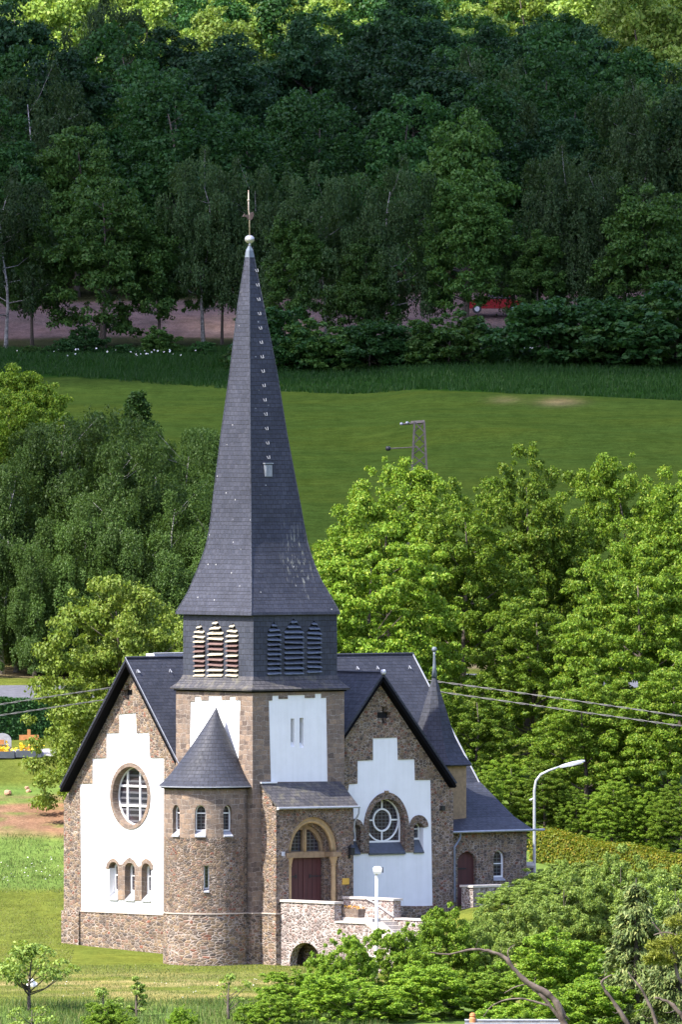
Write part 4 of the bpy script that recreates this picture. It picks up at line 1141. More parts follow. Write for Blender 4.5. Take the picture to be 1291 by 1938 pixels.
pm_ = lambda a, b, u, v: np.exp(-((PXX - a) / u) ** 2 - ((PYX - b) / v) ** 2) * (Y > 200)
col = mixc(col, C(0.17, 0.135, 0.07), np.clip(0.85 * pm_(1060, 761, 38, 7) + 0.45 * pm_(955, 757, 28, 6), 0, 1))
col = mixc(col, wood, sm(Y, 352, 357))
col = mixc(col, wood, sm(np.abs(X - 4), 75, 110))
col = mixc(col, bank, sm(Y, 364.5, 366) * (1 - sm(Y, 384, 387)) * (1 - 0.3 * sm(n2, 0, 1)))
ca_ = me.color_attributes.new('soil_colour', 'FLOAT_COLOR', 'POINT')
ca_.data.foreach_set('color', np.concatenate([col, one[:, None]], 1).astype(np.float32).ravel())
N = NT('meadow_ground')
at = N.n('Attribute', attribute_name='soil_colour').outputs[0]
ob = N.n('TexCoord').outputs['Object']
fa = N.noise(ob, 1.1, 5.0, 0.65)[0]; fb = N.noise(ob, 7.0, 4.0, 0.7)[0]; fc = N.noise(ob, 0.18, 3.0)[0]
c = N.mix(0.85, at, N.ramp(fa, [(0.3, 0.72), (0.7, 1.3)]), 'MULTIPLY')
c = N.mix(0.8, c, N.ramp(fb, [(0.3, 0.6), (0.7, 1.42)]), 'MULTIPLY')
c = N.mix(N.ramp(fc, [(0.42, 0.0), (0.65, 0.3)]), c, N.mix(1.0, c, (1.5, 1.25, 1.0), 'MULTIPLY'))
st_ = N.n('Mapping', {'Vector': ob, 'Scale': (0.9, 0.10, 0.1)}).outputs[0]
c = N.mix(0.7, c, N.ramp(N.noise(st_, 1.0, 5.0, 0.7)[0], [(0.3, (0.78, 0.82, 0.8)), (0.7, (1.25, 1.18, 1.15))]), 'MULTIPLY')
N.set(N.b, 'Base Color', c); N.set(N.b, 'Roughness', 0.95); N.set(N.b, 'Specular IOR Level', 0.0)
N.bump(N.math('ADD', fb, fa), 0.6, 0.12)
me.materials.append(N.m); me.shade_smooth()
tag(link('ground', me), 'grassy hillside ground of lawn, meadow and forest floor', kind='structure')

def strip(name, left, right, lift, mat, label):   # sheet laid on the ground between two lines
    n = 60
    L = [np.array(left[0]) + (np.array(left[1]) - np.array(left[0])) * i / n for i in range(n + 1)]
    Rr = [np.array(right[0]) + (np.array(right[1]) - np.array(right[0])) * i / n for i in range(n + 1)]
    m = 8
    v, f = [], []
    for i in range(n + 1):
        for j in range(m + 1):
            p = L[i] + (Rr[i] - L[i]) * j / m
            v.append((p[0], p[1], gz(p[0], p[1]) + lift))
    for i in range(n):
        for j in range(m):
            a = i * (m + 1) + j
            f.append((a, a + 1, a + m + 2, a + m + 1))
    mb = MB(); mb.v, mb.f = v, f
    o = mb.build(name, mat, recalc=True)
    tag(o, label, kind='structure'); return o
asph = plain('grey_asphalt', (0.085, 0.085, 0.095), 0.9, 0.25, 3)
strip('road', [(-60, 81.5), (30, 86.5)], [(-60, 88.5), (30, 93.5)], 0.05, asph, 'narrow grey asphalt road behind the churchyard')
strip('path', [(-40, 57.3), (-8, 57.9)], [(-40, 59.3), (-8, 59.9)], 0.04, plain('pale_gravel', (0.26, 0.25, 0.25), 0.95, 0.25, 12), 'pale gravel cemetery path')
strip('parking', [(12.5, 13), (34, 13)], [(12.5, 22), (34, 24)], 0.05, plain('pale_asphalt', (0.16, 0.155, 0.165), 0.9, 0.25, 3), 'grey paved yard beside the annex')

# ================================================================== FOLIAGE
def leaf_quads(P, Nn, size, rng, aspect=0.62, droop=0.0, tang=None):
    n = len(P)
    if tang is None:
        t = rng.normal(size=(n, 3)); 
    else: t = tang + rng.normal(size=(n, 3)) * 0.35
    t -= Nn * np.sum(t * Nn, 1)[:, None]
    t /= np.linalg.norm(t, axis=1)[:, None] + 1e-9
    b = np.cross(Nn, t)
    s = size * rng.uniform(0.65, 1.35, n)[:, None]
    up = Nn * s * 0.12
    v = np.empty((n, 4, 3))
    v[:, 0] = P - t * s * 0.5; v[:, 1] = P + b * s * 0.5 * aspect + up
    v[:, 2] = P + t * s * 0.5 + np.array([0, 0, -1.0]) * s * droop; v[:, 3] = P - b * s * 0.5 * aspect + up
    return v.reshape(-1, 3), np.arange(n * 4).reshape(n, 4)
def unit(v): return v / (np.linalg.norm(v, axis=1)[:, None] + 1e-9)
PROFILES = {
    'round': lambda h: np.sqrt(np.clip(1 - ((h - 0.45) / 0.56) ** 2, 0.02, 1)),
    'ovoid': lambda h: np.clip(np.sin(np.pi * np.clip(h * 0.93 + 0.07, 0, 1) ** 0.75), 0.05, 1) ** 0.8,
    'cone': lambda h: np.clip(1.04 - h, 0.04, 1) ** 0.85,
    'column': lambda h: np.clip(np.sin(np.pi * np.clip(h * 0.9 + 0.08, 0, 1)), 0.1, 1) ** 0.5,
    'dome': lambda h: np.sqrt(np.clip(1 - (h * 0.98) ** 2, 0.02, 1)),
}
def lobed(rng, H, hb, Rr, nb, br, flat, n, tall):   # several limb masses of different height make one ragged crown
    L = [(0.0, 0.0, Rr * 0.6, H)]
    a0 = rng.uniform(0, 6.28)
    for i in range(n):
        a = a0 + 2 * np.pi * i / n + rng.uniform(-0.35, 0.35)
        d = Rr * rng.uniform(0.36, 0.66)
        L.append((d * np.cos(a), d * np.sin(a), Rr * rng.uniform(0.32, 0.52), hb + (H - hb) * rng.uniform(0.55, 0.97)))
    L = np.array(L)
    rz = np.minimum(L[:, 2] * tall * rng.uniform(0.85, 1.25, len(L)), (L[:, 3] - hb) * 0.5)
    k = rng.choice(len(L), nb, p=L[:, 2] ** 2 / (L[:, 2] ** 2).sum())
    d = rng.normal(size=(nb, 3)); d[:, 2] += 0.35; d = unit(d)
    u = rng.uniform(0.5, 1.04, nb) * np.where(rng.uniform(0, 1, nb) < 0.12, 1.15, 1.0)
    c = np.stack([L[k, 0], L[k, 1], L[k, 3] - rz[k]], 1) + d * np.stack([L[k, 2], L[k, 2], rz[k]], 1) * u[:, None]
    low = rng.uniform(0, 1, nb) < 0.38           # the skirt of low boughs
    a = rng.uniform(0, 6.28, nb); rr = Rr * np.sqrt(rng.uniform(0.25, 1, nb)) * (1 + 0.12 * np.sin(3 * a))
    c[low] = np.stack([rr * np.cos(a), rr * np.sin(a), hb + (H - hb) * rng.uniform(0, 0.55, nb)], 1)[low]
    r_ = Rr * rng.uniform(*br, nb)
    return c, np.stack([r_, r_, r_ * flat], 1)
def crown_blobs(rng, H, hb, Rr, nb, prof, br=(0.17, 0.27), flat=0.62, lump=0.22, lobes=0, tall=1.1):
    if lobes: return lobed(rng, H, hb, Rr, nb, br, flat, lobes, tall)
    h = rng.uniform(0, 1.03, nb) ** 0.85
    az = rng.uniform(0, 2 * np.pi, nb)
    wob = 1 + lump * (np.sin(2 * az + rng.uniform(0, 6)) * 0.6 + np.sin(3 * az + 5 * h + rng.uniform(0, 6)) * 0.7)
    rr = Rr * PROFILES[prof](np.clip(h, 0, 1)) * wob * np.sqrt(rng.uniform(0.10, 1.0, nb)) * np.where(rng.uniform(0, 1, nb) < 0.16, rng.uniform(1.05, 1.2, nb), 1.0)
    c = np.stack([rr * np.cos(az), rr * np.sin(az), hb + (H - hb) * h * 0.95], 1)
    r = Rr * rng.uniform(*br, nb)
    return c, np.stack([r, r, r * flat], 1)
def crown_mesh(name, rng, C_, R_, n, size, mat, up=0.45, jit=0.5, aspect=0.62, droop=0.1, inner=0.75):
    wgt = R_[:, 0] * R_[:, 1]; k = rng.choice(len(C_), n, p=wgt / wgt.sum())
    d = rng.normal(size=(n, 3)); d[:, 2] = d[:, 2] * 0.9 + 0.35; d = unit(d)
    rad_ = rng.uniform(inner, 1.08, n) * (1 + 0.12 * rng.normal(size=n))
    P = C_[k] + d * R_[k] * rad_[:, None]
    Nn = unit(d * 0.6 + np.array([0, 0, up]) + rng.normal(size=(n, 3)) * jit)
    v, q = leaf_quads(P, Nn, size, rng, aspect, droop)
    me = np_mesh(name, v, q); me.materials.append(M[mat]); return me
def wood_mesh(name, rng, H, r0, C_, mat, nl=16, top=0.85, lean=0.03, base_branch=0.25):
    mb = MB()
    hs = np.linspace(0, H * top, 8)
    ax = [np.array([lean * h * math.sin(h * 0.5), lean * h * math.cos(h * 0.4), h]) for h in hs]
    ax[0][2] = -0.4
    mb.tube(ax, [r0 * (1.25 if i == 0 else 1) * (1 - 0.88 * i / 7) for i in range(8)], 7)
    for k in rng.choice(len(C_), min(nl, len(C_)), replace=False):
        c = C_[k]
        h = max(H * base_branch * 0.7, min(H * top * 0.95, c[2] - 0.35 * math.hypot(c[0], c[1]) - 0.3))
        i = h / (H * top) * 7
        a = ax[min(7, int(i))] * (1 - i % 1) + ax[min(7, int(i) + 1)] * (i % 1)
        a[2] = h
        m1 = a * 0.6 + c * 0.4 + rng.normal(size=3) * 0.05 * H / 10
        m1[2] -= 0.1 * abs(c[0] - a[0])
        rb = r0 * (1 - 0.85 * h / (H * top)) * 0.5
        mb.tube([a, m1, c], [rb, rb * 0.6, rb * 0.2 + 0.005], 5)
    me = mb.mesh(name, M[mat], smooth=True, uv=False); return me
def plant(name, cat, label, crown, wood, location, rotz=0.0, scale=1.0, group=None, tname='trunk', cname='crown'):
    t = thing(name, label, cat, location, rotz, group)
    t.scale = scale if isinstance(scale, tuple) else (scale,) * 3
    link(tname, wood, t); link(cname, crown, t)
    return t
def broadleaf(seed, H, hb, Rr, nb, n, size, mat, prof='round', bark='bark', r0=0.28, nl=16, **kw):
    rng = np.random.default_rng(seed)
    bk = {k: kw.pop(k) for k in ('br', 'flat', 'lump', 'lobes', 'tall') if k in kw}
    C_, R_ = crown_blobs(rng, H, hb, Rr, nb, prof, **bk)
    lean = kw.pop('lean', 0.03)
    cm = crown_mesh('crown', rng, C_, R_, n, size, mat, **kw)
    wm = wood_mesh('trunk', rng, H, r0, C_, bark, nl, lean=lean)
    return cm, wm
def birch(seed, H, hb, Rr, ns, per, size, mat, r0=0.17):
    rng = np.random.default_rng(seed)
    C_, R_ = crown_blobs(rng, H, hb, Rr, 110, 'ovoid', (0.07, 0.18), 1.0, lobes=6, tall=2.2)
    k = rng.integers(0, len(C_), ns)
    d = rng.normal(size=(ns, 3)); d[:, 2] = np.abs(d[:, 2]) * 0.7; d = unit(d)
    P0 = C_[k] + d * R_[k]
    L = rng.uniform(0.5, 2.4, ns) * np.clip((P0[:, 2] - hb * 0.6) / 3.0, 0.25, 1)
    t = np.sort(rng.uniform(0, 1, (ns, per)), 1)
    out = np.stack([P0[:, 0], P0[:, 1], 0 * P0[:, 0]], 1); out = unit(out)
    P = P0[:, None, :] + np.array([0, 0, -1.0]) * (L[:, None] * t)[..., None] + out[:, None, :] * (0.25 * np.sqrt(t))[..., None] + rng.normal(size=(ns, per, 3)) * 0.06
    P = P.reshape(-1, 3); n = len(P)
    Nn = unit(np.repeat(out, per, 0) * 0.6 + rng.normal(size=(n, 3)) * 0.6 + np.array([0, 0, 0.25]))
    v, q = leaf_quads(P, Nn, size, rng, 0.55, 0.1, tang=np.tile(np.array([0, 0, -1.0]), (n, 1)))
    me = np_mesh('crown', v, q); me.materials.append(M[mat])
    wm = wood_mesh('trunk', rng, H, r0, C_, 'bark_birch', 18, top=0.78, lean=0.05)
    return me, wm
def at(px, Y, dz=-0.05):
    x = CAM.x + (px - CX) * (Y - CAM.y) / F
    return Vector((x, Y, gz(x, Y) + dz))
def height_to(py, p):                        # metres from ground point p up to picture row py
    return CAM.z - (py - 743.0) * (650 + p.y) / F - p.z

# ---- trees behind the church, right: fresh green maples in full sun
mA = broadleaf(21, 16.0, 2.0, 6.2, 640, 115000, 0.18, 'lf_maple', 'round', lobes=8, flat=0.7, br=(0.035, 0.11), inner=0.45, jit=0.75)
mB = broadleaf(22, 15.0, 1.2, 5.6, 600, 110000, 0.18, 'lf_maple', 'round', lobes=7, flat=0.7, br=(0.035, 0.11), lump=0.3, inner=0.45, jit=0.75)
mC = broadleaf(23, 13.0, 0.6, 5.4, 600, 110000, 0.18, 'lf_maple', 'dome', lobes=9, flat=0.5, br=(0.035, 0.12), lump=0.3, inner=0.45, jit=0.7)
def put(kind, px, Y, ytop, H, cat, label, name='maple_tree', rot=0.0, wide=1.0, group=None):
    p = at(px, Y); s = height_to(ytop, p) / H
    return plant(name, cat, label, kind[0], kind[1], p, rot, (s * wide, s * wide, s), group)
put(mA, 735, 64, 868, 16, 'tree', 'round sunlit maple beside the spire, hiding the foot of the lattice pylon', rot=0.4, wide=0.82)
put(mB, 1000, 66, 838, 15, 'tree', 'tall sunlit maple with a pointed top, right of the lattice pylon', rot=1.0, wide=0.72)
put(mA, 1180, 70, 860, 16, 'tree', 'broad green maple behind the brighter tree above the street lamp', rot=2.2, wide=0.8)
put(mB, 880, 58, 905, 15, 'tree', 'leafy maple between the pylon maple and the pointed maple', rot=3.6, wide=0.8)
put(mC, 1210, 44, 1035, 13, 'tree', 'bright yellow-green maple above the street lamp, with drooping tiers', rot=0.9, wide=0.82)
put(mC, 1010, 48, 1120, 13, 'tree', 'spreading maple behind the power cables and beside the small conical turret', rot=2.6, wide=0.85)
put(mC, 700, 48, 1000, 13, 'tree', 'sunlit maple rising behind the nave ridge beside the belfry', rot=4.0, wide=0.85)
put(mB, 1290, 60, 880, 15, 'tree', 'green maple at the right edge of the picture above the hedge', rot=5.0, wide=0.8)
put(mC, 1110, 37, 1270, 13, 'tree', 'low leafy maple between the street lamp and the yellow hedge', rot=5.3, wide=1.0)
put(mC, 900, 40, 1290, 13, 'tree', 'low leafy maple just behind the annex roof', rot=1.9, wide=0.95)
for i_, (px_, Y_, yt_, w_, lab_) in enumerate([(1030, 34, 1440, 0.62, 'low young maple over the left end of the yellow hedge'), (1090, 33.5, 1490, 0.55, 'lowest young maple right behind the hedge near the street lamp head'),
                                   (1160, 32.5, 1470, 0.6, 'young maple behind the middle of the yellow hedge'), (1225, 32, 1500, 0.55, 'bushy young maple over the hedge, second from the right edge'),
                                   (1290, 31, 1480, 0.6, 'bushy young maple over the hedge at the right edge'), (965, 36, 1430, 0.6, 'low young maple behind the street lamp pole'), (905, 33, 1450, 0.5, 'low young maple behind the annex roof edge')]):
    put(mC, px_, Y_, yt_, 13, 'tree', lab_, rot=i_ * 1.7, wide=w_ / 0.26 * 0.42)
put(mC, 1270, 36, 1250, 13, 'tree', 'low dense maple over the far end of the yellow hedge', rot=3.1, wide=1.0)

# ---- left: chestnut, birches, the bright maple and the dark pointed tree
cA = broadleaf(31, 10.5, 0.7, 4.4, 380, 70000, 0.17, 'lf_chestnut', 'ovoid', lobes=8, tall=1.4, flat=0.6, br=(0.06, 0.16), lump=0.3, inner=0.4, jit=0.6)
put(cA, 226, 42, 1085, 10.5, 'tree', 'olive-green chestnut rising directly behind the sunny nave gable', 'chestnut_tree', 0.3, 0.82)
put(cA, 168, 47, 1240, 10.5, 'tree', 'smaller chestnut beside the flowered grave with the wooden cross', 'chestnut_tree', 2.0, 0.58)
put(cA, 325, 47, 1165, 10.5, 'tree', 'chestnut squeezed between nave gable and belfry', 'chestnut_tree', 3.7, 0.8)
bA_ = birch(41, 15, 1.0, 4.2, 6500, 13, 0.135, 'lf_birch')
bB_ = birch(42, 14, 0.8, 4.0, 6000, 13, 0.135, 'lf_birch')
def putb(kind, px, Y, ytop, H, label, rot, wide=1.0):
    return put(kind, px, Y, ytop - 32, H, 'birch', label, 'birch_tree', rot, wide)
putb(bA_, 365, 106, 785, 15, 'weeping birch with white trunk right against the lower spire', 0.2)
putb(bB_, 290, 103, 832, 14, 'weeping grey-green birch below the dark pointed tree', 1.4)
putb(bA_, 200, 101, 818, 15, 'weeping birch with a bowed white trunk, middle of the birch row', 2.8)
putb(bB_, 110, 104, 770, 14, 'olive birch in front of the pale sunlit maple', 4.0, 1.2)
putb(bA_, 30, 101, 860, 15, 'drooping birch beside the road at the left picture edge', 5.1, 1.1)
putb(bB_, 400, 99, 960, 14, 'short birch half hidden by the flare of the spire', 0.8)
putb(bB_, 150, 98, 985, 14, 'lower birch above the chestnut crown, leaning left', 3.3, 1.2)
putb(bB_, 65, 97.5, 1040, 14, 'low birch hanging over the grey road', 2.2, 1.2)
putb(bB_, 300, 97.5, 1010, 14, 'low shaggy birch just above the chestnut top', 5.6, 1.1)
putb(bA_, 250, 104, 880, 15, 'olive birch right under the dark pointed tree', 0.9, 1.15)
putb(bA_, 155, 106, 800, 15, 'upright birch between the small dark tree and the bowed birch', 5.0, 1.1)
putb(bA_, 70, 107, 775, 15, 'tall olive birch beside the pale sunlit maple', 3.0, 1.1)
putb(bB_, 335, 98.5, 905, 14, 'shaggy birch with hanging strands left of the lower spire', 4.6, 1.1)
putb(bB_, 225, 98, 940, 14, 'shaggy birch in front of the bowed birch, above the chestnut', 1.2, 1.15)
putb(bB_, 5, 98.5, 980, 14, 'shaggy birch cut by the left picture edge above the road', 2.0, 1.1)
put(mA, 18, 122, 690, 16, 'tree', 'pale sunlit maple topping the birch row at the left edge', rot=1.1, wide=0.9)
put(mA, 100, 124, 742, 16, 'tree', 'thin pale maple twigs beside the topmost sunlit maple', rot=4.4, wide=0.55)
dk = broadleaf(51, 15, 1.0, 3.4, 420, 42000, 0.19, 'lf_front', 'cone', lump=0.35, br=(0.05, 0.16), inner=0.4, jit=0.7)
put(dk, 258, 118, 735, 15, 'tree', 'dark green pointed tree rising out of the birch row before the meadow', 'pointed_tree', 0.5, 1.1)
put(dk, 185, 119, 775, 15, 'tree', 'small dark green tree left of the pointed tree', 'pointed_tree', 2.5, 0.9)

# ---- the forest
f1 = broadleaf(61, 15, 1.6, 5.0, 330, 26000, 0.32, 'lf_oak', 'round', lobes=7, flat=0.65, br=(0.07, 0.19), inner=0.45, jit=0.7)
f2 = broadleaf(62, 16, 1.5, 4.6, 330, 26000, 0.32, 'lf_dark', 'round', lobes=6, flat=0.65, br=(0.07, 0.19), inner=0.45, jit=0.7)
f7 = broadleaf(67, 14, 1.2, 5.2, 330, 26000, 0.32, 'lf_front', 'dome', lobes=8, flat=0.6, br=(0.07, 0.19), inner=0.45, jit=0.7)
f3 = broadleaf(63, 14, 1.0, 5.2, 330, 26000, 0.32, 'lf_oak', 'dome', lobes=8, flat=0.6, br=(0.07, 0.19), inner=0.45, jit=0.7)
f6 = broadleaf(66, 15, 1.6, 5.0, 330, 26000, 0.32, 'lf_sunny', 'round', lobes=7, flat=0.65, br=(0.07, 0.19), inner=0.45, jit=0.7)
f4 = birch(64, 16, 3.4, 4.4, 3600, 9, 0.21, 'lf_birch_far')
f5 = broadleaf(65, 15, 3.9, 4.4, 330, 26000, 0.32, 'lf_front', 'round', lobes=7, flat=0.65, br=(0.07, 0.19), inner=0.45, jit=0.7)
G1 = 'trees along the forest edge'
fe = [(f4, 10, 356, 300, 16, 'grey birch at the left picture edge in the forest front', 1.0),
      (f7, 195, 355, 335, 14, 'mid-green leafy tree left of the spire tip, lit along its top', 0.95),
      (f4, 385, 358, 258, 16, 'tall weeping birch just left of the spire finial', 0.95),
      (f4, 480, 357, 278, 16, 'weeping birch directly behind the spire finial', 0.9),
      (f4, 615, 357, 288, 16, 'weeping birch right of the spire finial', 0.95),
      (f4, 740, 357, 275, 16, 'pale drooping birch above the gap in the earth bank', 0.95),
      (f5, 885, 356, 330, 15, 'bushy tree above the red car', 0.9),
      (f4, 1070, 358, 248, 16, 'tall drooping birch with pale trunk right of the red car', 0.95),
      (f4, 1140, 357, 290, 16, 'lower drooping birch leaning toward the right corner of the meadow', 0.9),
      (f7, 1230, 355, 350, 14, 'dense dark tree at the right end of the forest edge', 1.0),
      (f5, 880, 372, 215, 15, 'tree with a sunlit notched top behind the bushy tree', 0.8),
      (f5, 560, 356, 400, 15, 'short leafy tree right of the upper spire', 0.8),
      (f7, 690, 354, 450, 14, 'low rounded tree at the right end of the earth bank', 0.85),
      (f5, 1020, 355, 440, 15, 'low spreading tree right beside the red car', 0.9),
      (f5, 300, 357, 400, 15, 'leafy tree with bare lower trunk over the pink earth bank', 0.75),
      (f5, 420, 359, 380, 15, 'slim tree with bare dark trunk just left of the upper spire', 0.6),
      (f5, 60, 358, 380, 15, 'slim tree with bare trunk before the open end of the pink earth bank', 0.7)]
for i, (k, px, Y, yt, H, lab, wd) in enumerate(fe):
    put(k, px, Y - (18 if px > 500 else 0), yt, H, 'tree', lab, 'birch_tree' if k is f4 else 'forest_tree', i * 1.3, wd)
rf = random.Random(8)
protos = [f1, f2, f3, f1, f2, f4, f7]
row = 0
Yr = 392.0
LABD = 'dark leafy tree packed among its like in the shaded hillside forest'
LABL = 'sunlit pale green tree along the top of the hillside forest'
while Yr < 690:
    hw_ = (CX / F) * (650 + Yr) + 7
    x = CAM.x - hw_ + (row % 2) * 3.5 + rf.uniform(-1, 1)
    while x < CAM.x + hw_:
        yy = Yr + rf.uniform(-3.5, 3.5)
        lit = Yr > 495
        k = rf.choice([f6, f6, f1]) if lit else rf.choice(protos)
        s = rf.uniform(0.66, 1.14)
        p = Vector((x, yy, gz(x, yy) - 0.1))
        t = plant('birch_tree' if k is f4 else 'forest_tree', 'tree', LABL if lit else LABD, k[0], k[1], p, rf.uniform(0, 6.28), (s, s, s * rf.uniform(0.92, 1.08)), 'sunlit trees on top of the hill' if lit else 'trees of the hillside forest')
        x += rf.uniform(5.0, 7.4)
    Yr += 13.0; row += 1

# ---- bushes at the forest edge
bu = broadleaf(71, 3.6, 0.1, 2.3, 60, 7000, 0.26, 'lf_bush', 'dome', r0=0.06, nl=10, flat=0.6, br=(0.2, 0.33))
bd = broadleaf(72, 4.0, 0.1, 2.8, 150, 13000, 0.25, 'lf_oak', 'dome', r0=0.07, nl=14, lobes=8, tall=1.3, flat=0.65, br=(0.07, 0.18), inner=0.45, jit=0.7)
be_ = broadleaf(73, 4.0, 0.1, 2.6, 150, 13000, 0.25, 'lf_front', 'dome', r0=0.07, nl=14, lobes=6, tall=1.6, flat=0.65, br=(0.07, 0.18), inner=0.45, jit=0.7)
GB = 'bushes along the foot of the forest'
for i, (px, Y, h, w_) in enumerate([(160, 357, 2.4, 0.9), (300, 356, 1.7, 0.8), (240, 353, 0.9, 1.0), (60, 353, 0.8, 1.1), (380, 354, 0.8, 1.0), (110, 353, 1.0, 1.0), (460, 354, 2.0, 1.0), (540, 353, 3.4, 1.1), (610, 352, 3.2, 1.2), (700, 352, 3.6, 1.2), (780, 352, 3.3, 1.2), (850, 350, 3.2, 1.1), (925, 352, 1.5, 0.8), (965, 352, 1.2, 0.7), (1040, 349, 3.8, 1.2), (1120, 348, 4.4, 1.3), (1200, 347, 4.8, 1.4), (1280, 347, 4.6, 1.4)]):
    s = h / 4.0 * (0.8 + 0.5 * ((i * 37) % 10) / 10)
    bk_ = be_ if i % 5 in (1, 3) else bd
    plant('bush', 'bush', 'dark green bush along the shaded foot of the forest', bk_[0], bk_[1], at(px, Y - (29 if px > 420 else 9)), i * 1.1, (s * w_ + 0.15, s * w_ + 0.15, s), GB, 'stems', 'leaves')

# ---- yellow hedge, cemetery hedge
def hedge(name, p0, p1, hgt, wid, n, size, mat, label, seed):
    rng = np.random.default_rng(seed)
    d = np.array([p1[0] - p0[0], p1[1] - p0[1]]); L = np.linalg.norm(d); d /= L; nn = np.array([-d[1], d[0]])
    s = rng.uniform(0, L, n)
    a = rng.uniform(0, 3, n)
    face = rng.uniform(0, 1, n)
    w2 = np.where(face < 0.5, -1, np.where(face < 0.62, 1, rng.uniform(-1, 1, n)))
    hh = np.where(face < 0.62, rng.uniform(0, 1, n), 1.0)
    P2 = np.array(p0) + s[:, None] * d + (w2 * wid / 2)[:, None] * nn
    P2 += rng.normal(size=P2.shape) * 0.05
    z = ground(P2[:, 0], P2[:, 1]) + hh * hgt + 0.08 * np.sin(s * 1.3) + rng.normal(size=n) * 0.05
    P = np.concatenate([P2, z[:, None]], 1)
    Nn = np.stack([nn[0] * w2 * (hh < 1), nn[1] * w2 * (hh < 1), np.where(hh < 1, 0.25, 1.0)], 1)
    Nn = unit(Nn + rng.normal(size=(n, 3)) * 0.45)
    v, q = leaf_quads(P, Nn, size, rng, 0.65, 0.1)
    o = np.array([p0[0], p0[1], gz(*p0)])
    me = np_mesh('leaves', v - o, q); me.materials.append(M[mat])
    t = thing(name, label, 'hedge', o)
    core = MB()
    k = 12
    for i in range(k):
        a0 = np.array(p0) + d * L * i / k; a1 = np.array(p0) + d * L * (i + 1) / k
        z0, z1 = gz(*a0) - o[2], gz(*a1) - o[2]
        w_ = wid / 2 - 0.12
        lo_ = [(*(a0 - nn * w_ - o[:2]), z0 - 0.3), (*(a1 - nn * w_ - o[:2]), z1 - 0.3), (*(a1 + nn * w_ - o[:2]), z1 - 0.3), (*(a0 + nn * w_ - o[:2]), z0 - 0.3)]
        hi_ = [(*(a0 - nn * w_ - o[:2]), z0 + hgt - 0.12), (*(a1 - nn * w_ - o[:2]), z1 + hgt - 0.12), (*(a1 + nn * w_ - o[:2]), z1 + hgt - 0.12), (*(a0 + nn * w_ - o[:2]), z0 + hgt - 0.12)]
        core.hull8(lo_, hi_)
    link('twigs', core.mesh('twigs', M['bark']), t)
    link('leaves', me, t)
    return t
pA, pB = at(1018, 31), at(1330, 24)
hedge('yellow_hedge', (pA.x, pA.y), (pB.x, pB.y), 1.35, 1.0, 34000, 0.115, 'lf_hedge', 'clipped yellow-green hedge running right from the street lamp', 5)
pA, pB = at(-60, 63.5), at(150, 65)
hedge('dark_hedge', (pA.x, pA.y), (pB.x, pB.y), 1.9, 0.9, 14000, 0.15, 'lf_oak', 'dark green clipped hedge behind the two flowered graves', 6)

# ---- shrubs in front of the church
s1 = broadleaf(81, 4.0, 0.1, 2.5, 380, 60000, 0.11, 'lf_bush', 'dome', r0=0.07, nl=20, flat=0.8, br=(0.04, 0.12), lobes=8, tall=1.3, inner=0.4, jit=0.6)
s2 = broadleaf(82, 4.4, 0.1, 2.3, 380, 60000, 0.11, 'lf_bush', 'ovoid', r0=0.07, nl=20, flat=0.8, br=(0.04, 0.12), lobes=8, tall=1.3, inner=0.4, jit=0.6)
s3 = broadleaf(83, 4.5, 0.2, 2.8, 380, 60000, 0.11, 'lf_grey', 'round', r0=0.08, nl=26, flat=0.8, br=(0.04, 0.12), lobes=8, tall=1.3, inner=0.4, jit=0.6)
def shrub(kind, px, Y, ytop, H, label, rot, wide, name='shrub'):
    p = at(px, Y); s = height_to(ytop, p) / H
    wv = wide / {4.0: 2.5, 4.4: 2.3, 4.5: 2.8}[H]
    return plant(name, 'shrub', label, kind[0], kind[1], p, rot, (wv, wv, s), None, 'stems', 'leaves')
shrub(s1, 650, -22, 1762, 4.0, 'bright green shrub before the terrace steps, below the white path lamp', 0.3, 1.6)
shrub(s1, 560, -27, 1835, 4.0, 'low bright green shrub at the left end of the big thicket', 1.7, 1.9)
shrub(s2, 845, -17, 1712, 4.4, 'tall bright shrub with a pointed top in front of the downpipe', 0.9, 1.7)
shrub(s1, 770, -20, 1748, 4.0, 'rounded green shrub between the steps and the tall pointed shrub', 2.4, 1.9)
shrub(s1, 660, -32, 1838, 4.0, 'green shrub along the bottom edge, front of the thicket', 3.3, 2.4)
shrub(s2, 800, -30, 1822, 4.4, 'green shrub under the dead pine branch', 4.1, 2.3)
shrub(s1, 925, -28, 1830, 4.0, 'green shrub beside the dead branch tip, near the roof ridge', 5.2, 2.4)
shrub(s1, 510, -34, 1880, 4.0, 'lowest green shrub left of the thicket at the bottom edge', 0.5, 1.4)
shrub(s2, 1050, -25, 1758, 4.4, 'fresh green bush behind the curving dead branch', 2.9, 2.5)
shrub(s1, 1130, -22, 1800, 4.0, 'green bush left of the spruce', 1.2, 2.3)
shrub(s1, 1010, -40, 1868, 4.0, 'green shrub at the bottom edge behind the house ridge', 0.2, 2.4)
shrub(s2, 1115, -38, 1850, 4.4, 'green shrub at the bottom edge beside the spruce foot', 3.6, 2.3)
shrub(s3, 960, -12, 1690, 4.5, 'silvery grey-green shrub in front of the annex wall', 0.4, 2.2)
shrub(s3, 1070, -8, 1640, 4.5, 'grey-green shrub right of the street lamp foot', 1.8, 2.4)
shrub(s3, 1180, -6, 1610, 4.5, 'loose grey-green shrub in front of the yellow hedge', 3.1, 2.6)
shrub(s3, 1280, -10, 1650, 4.5, 'grey-green shrub at the right edge above the spruce', 4.4, 2.6)
shrub(s3, 985, 3, 1668, 4.5, 'grey-green shrub between the short rubble wall and the street lamp foot', 0.7, 1.9)
shrub(s3, 1060, 9, 1632, 4.5, 'grey-green shrub right under the yellow hedge beside the lamp', 2.7, 2.2)
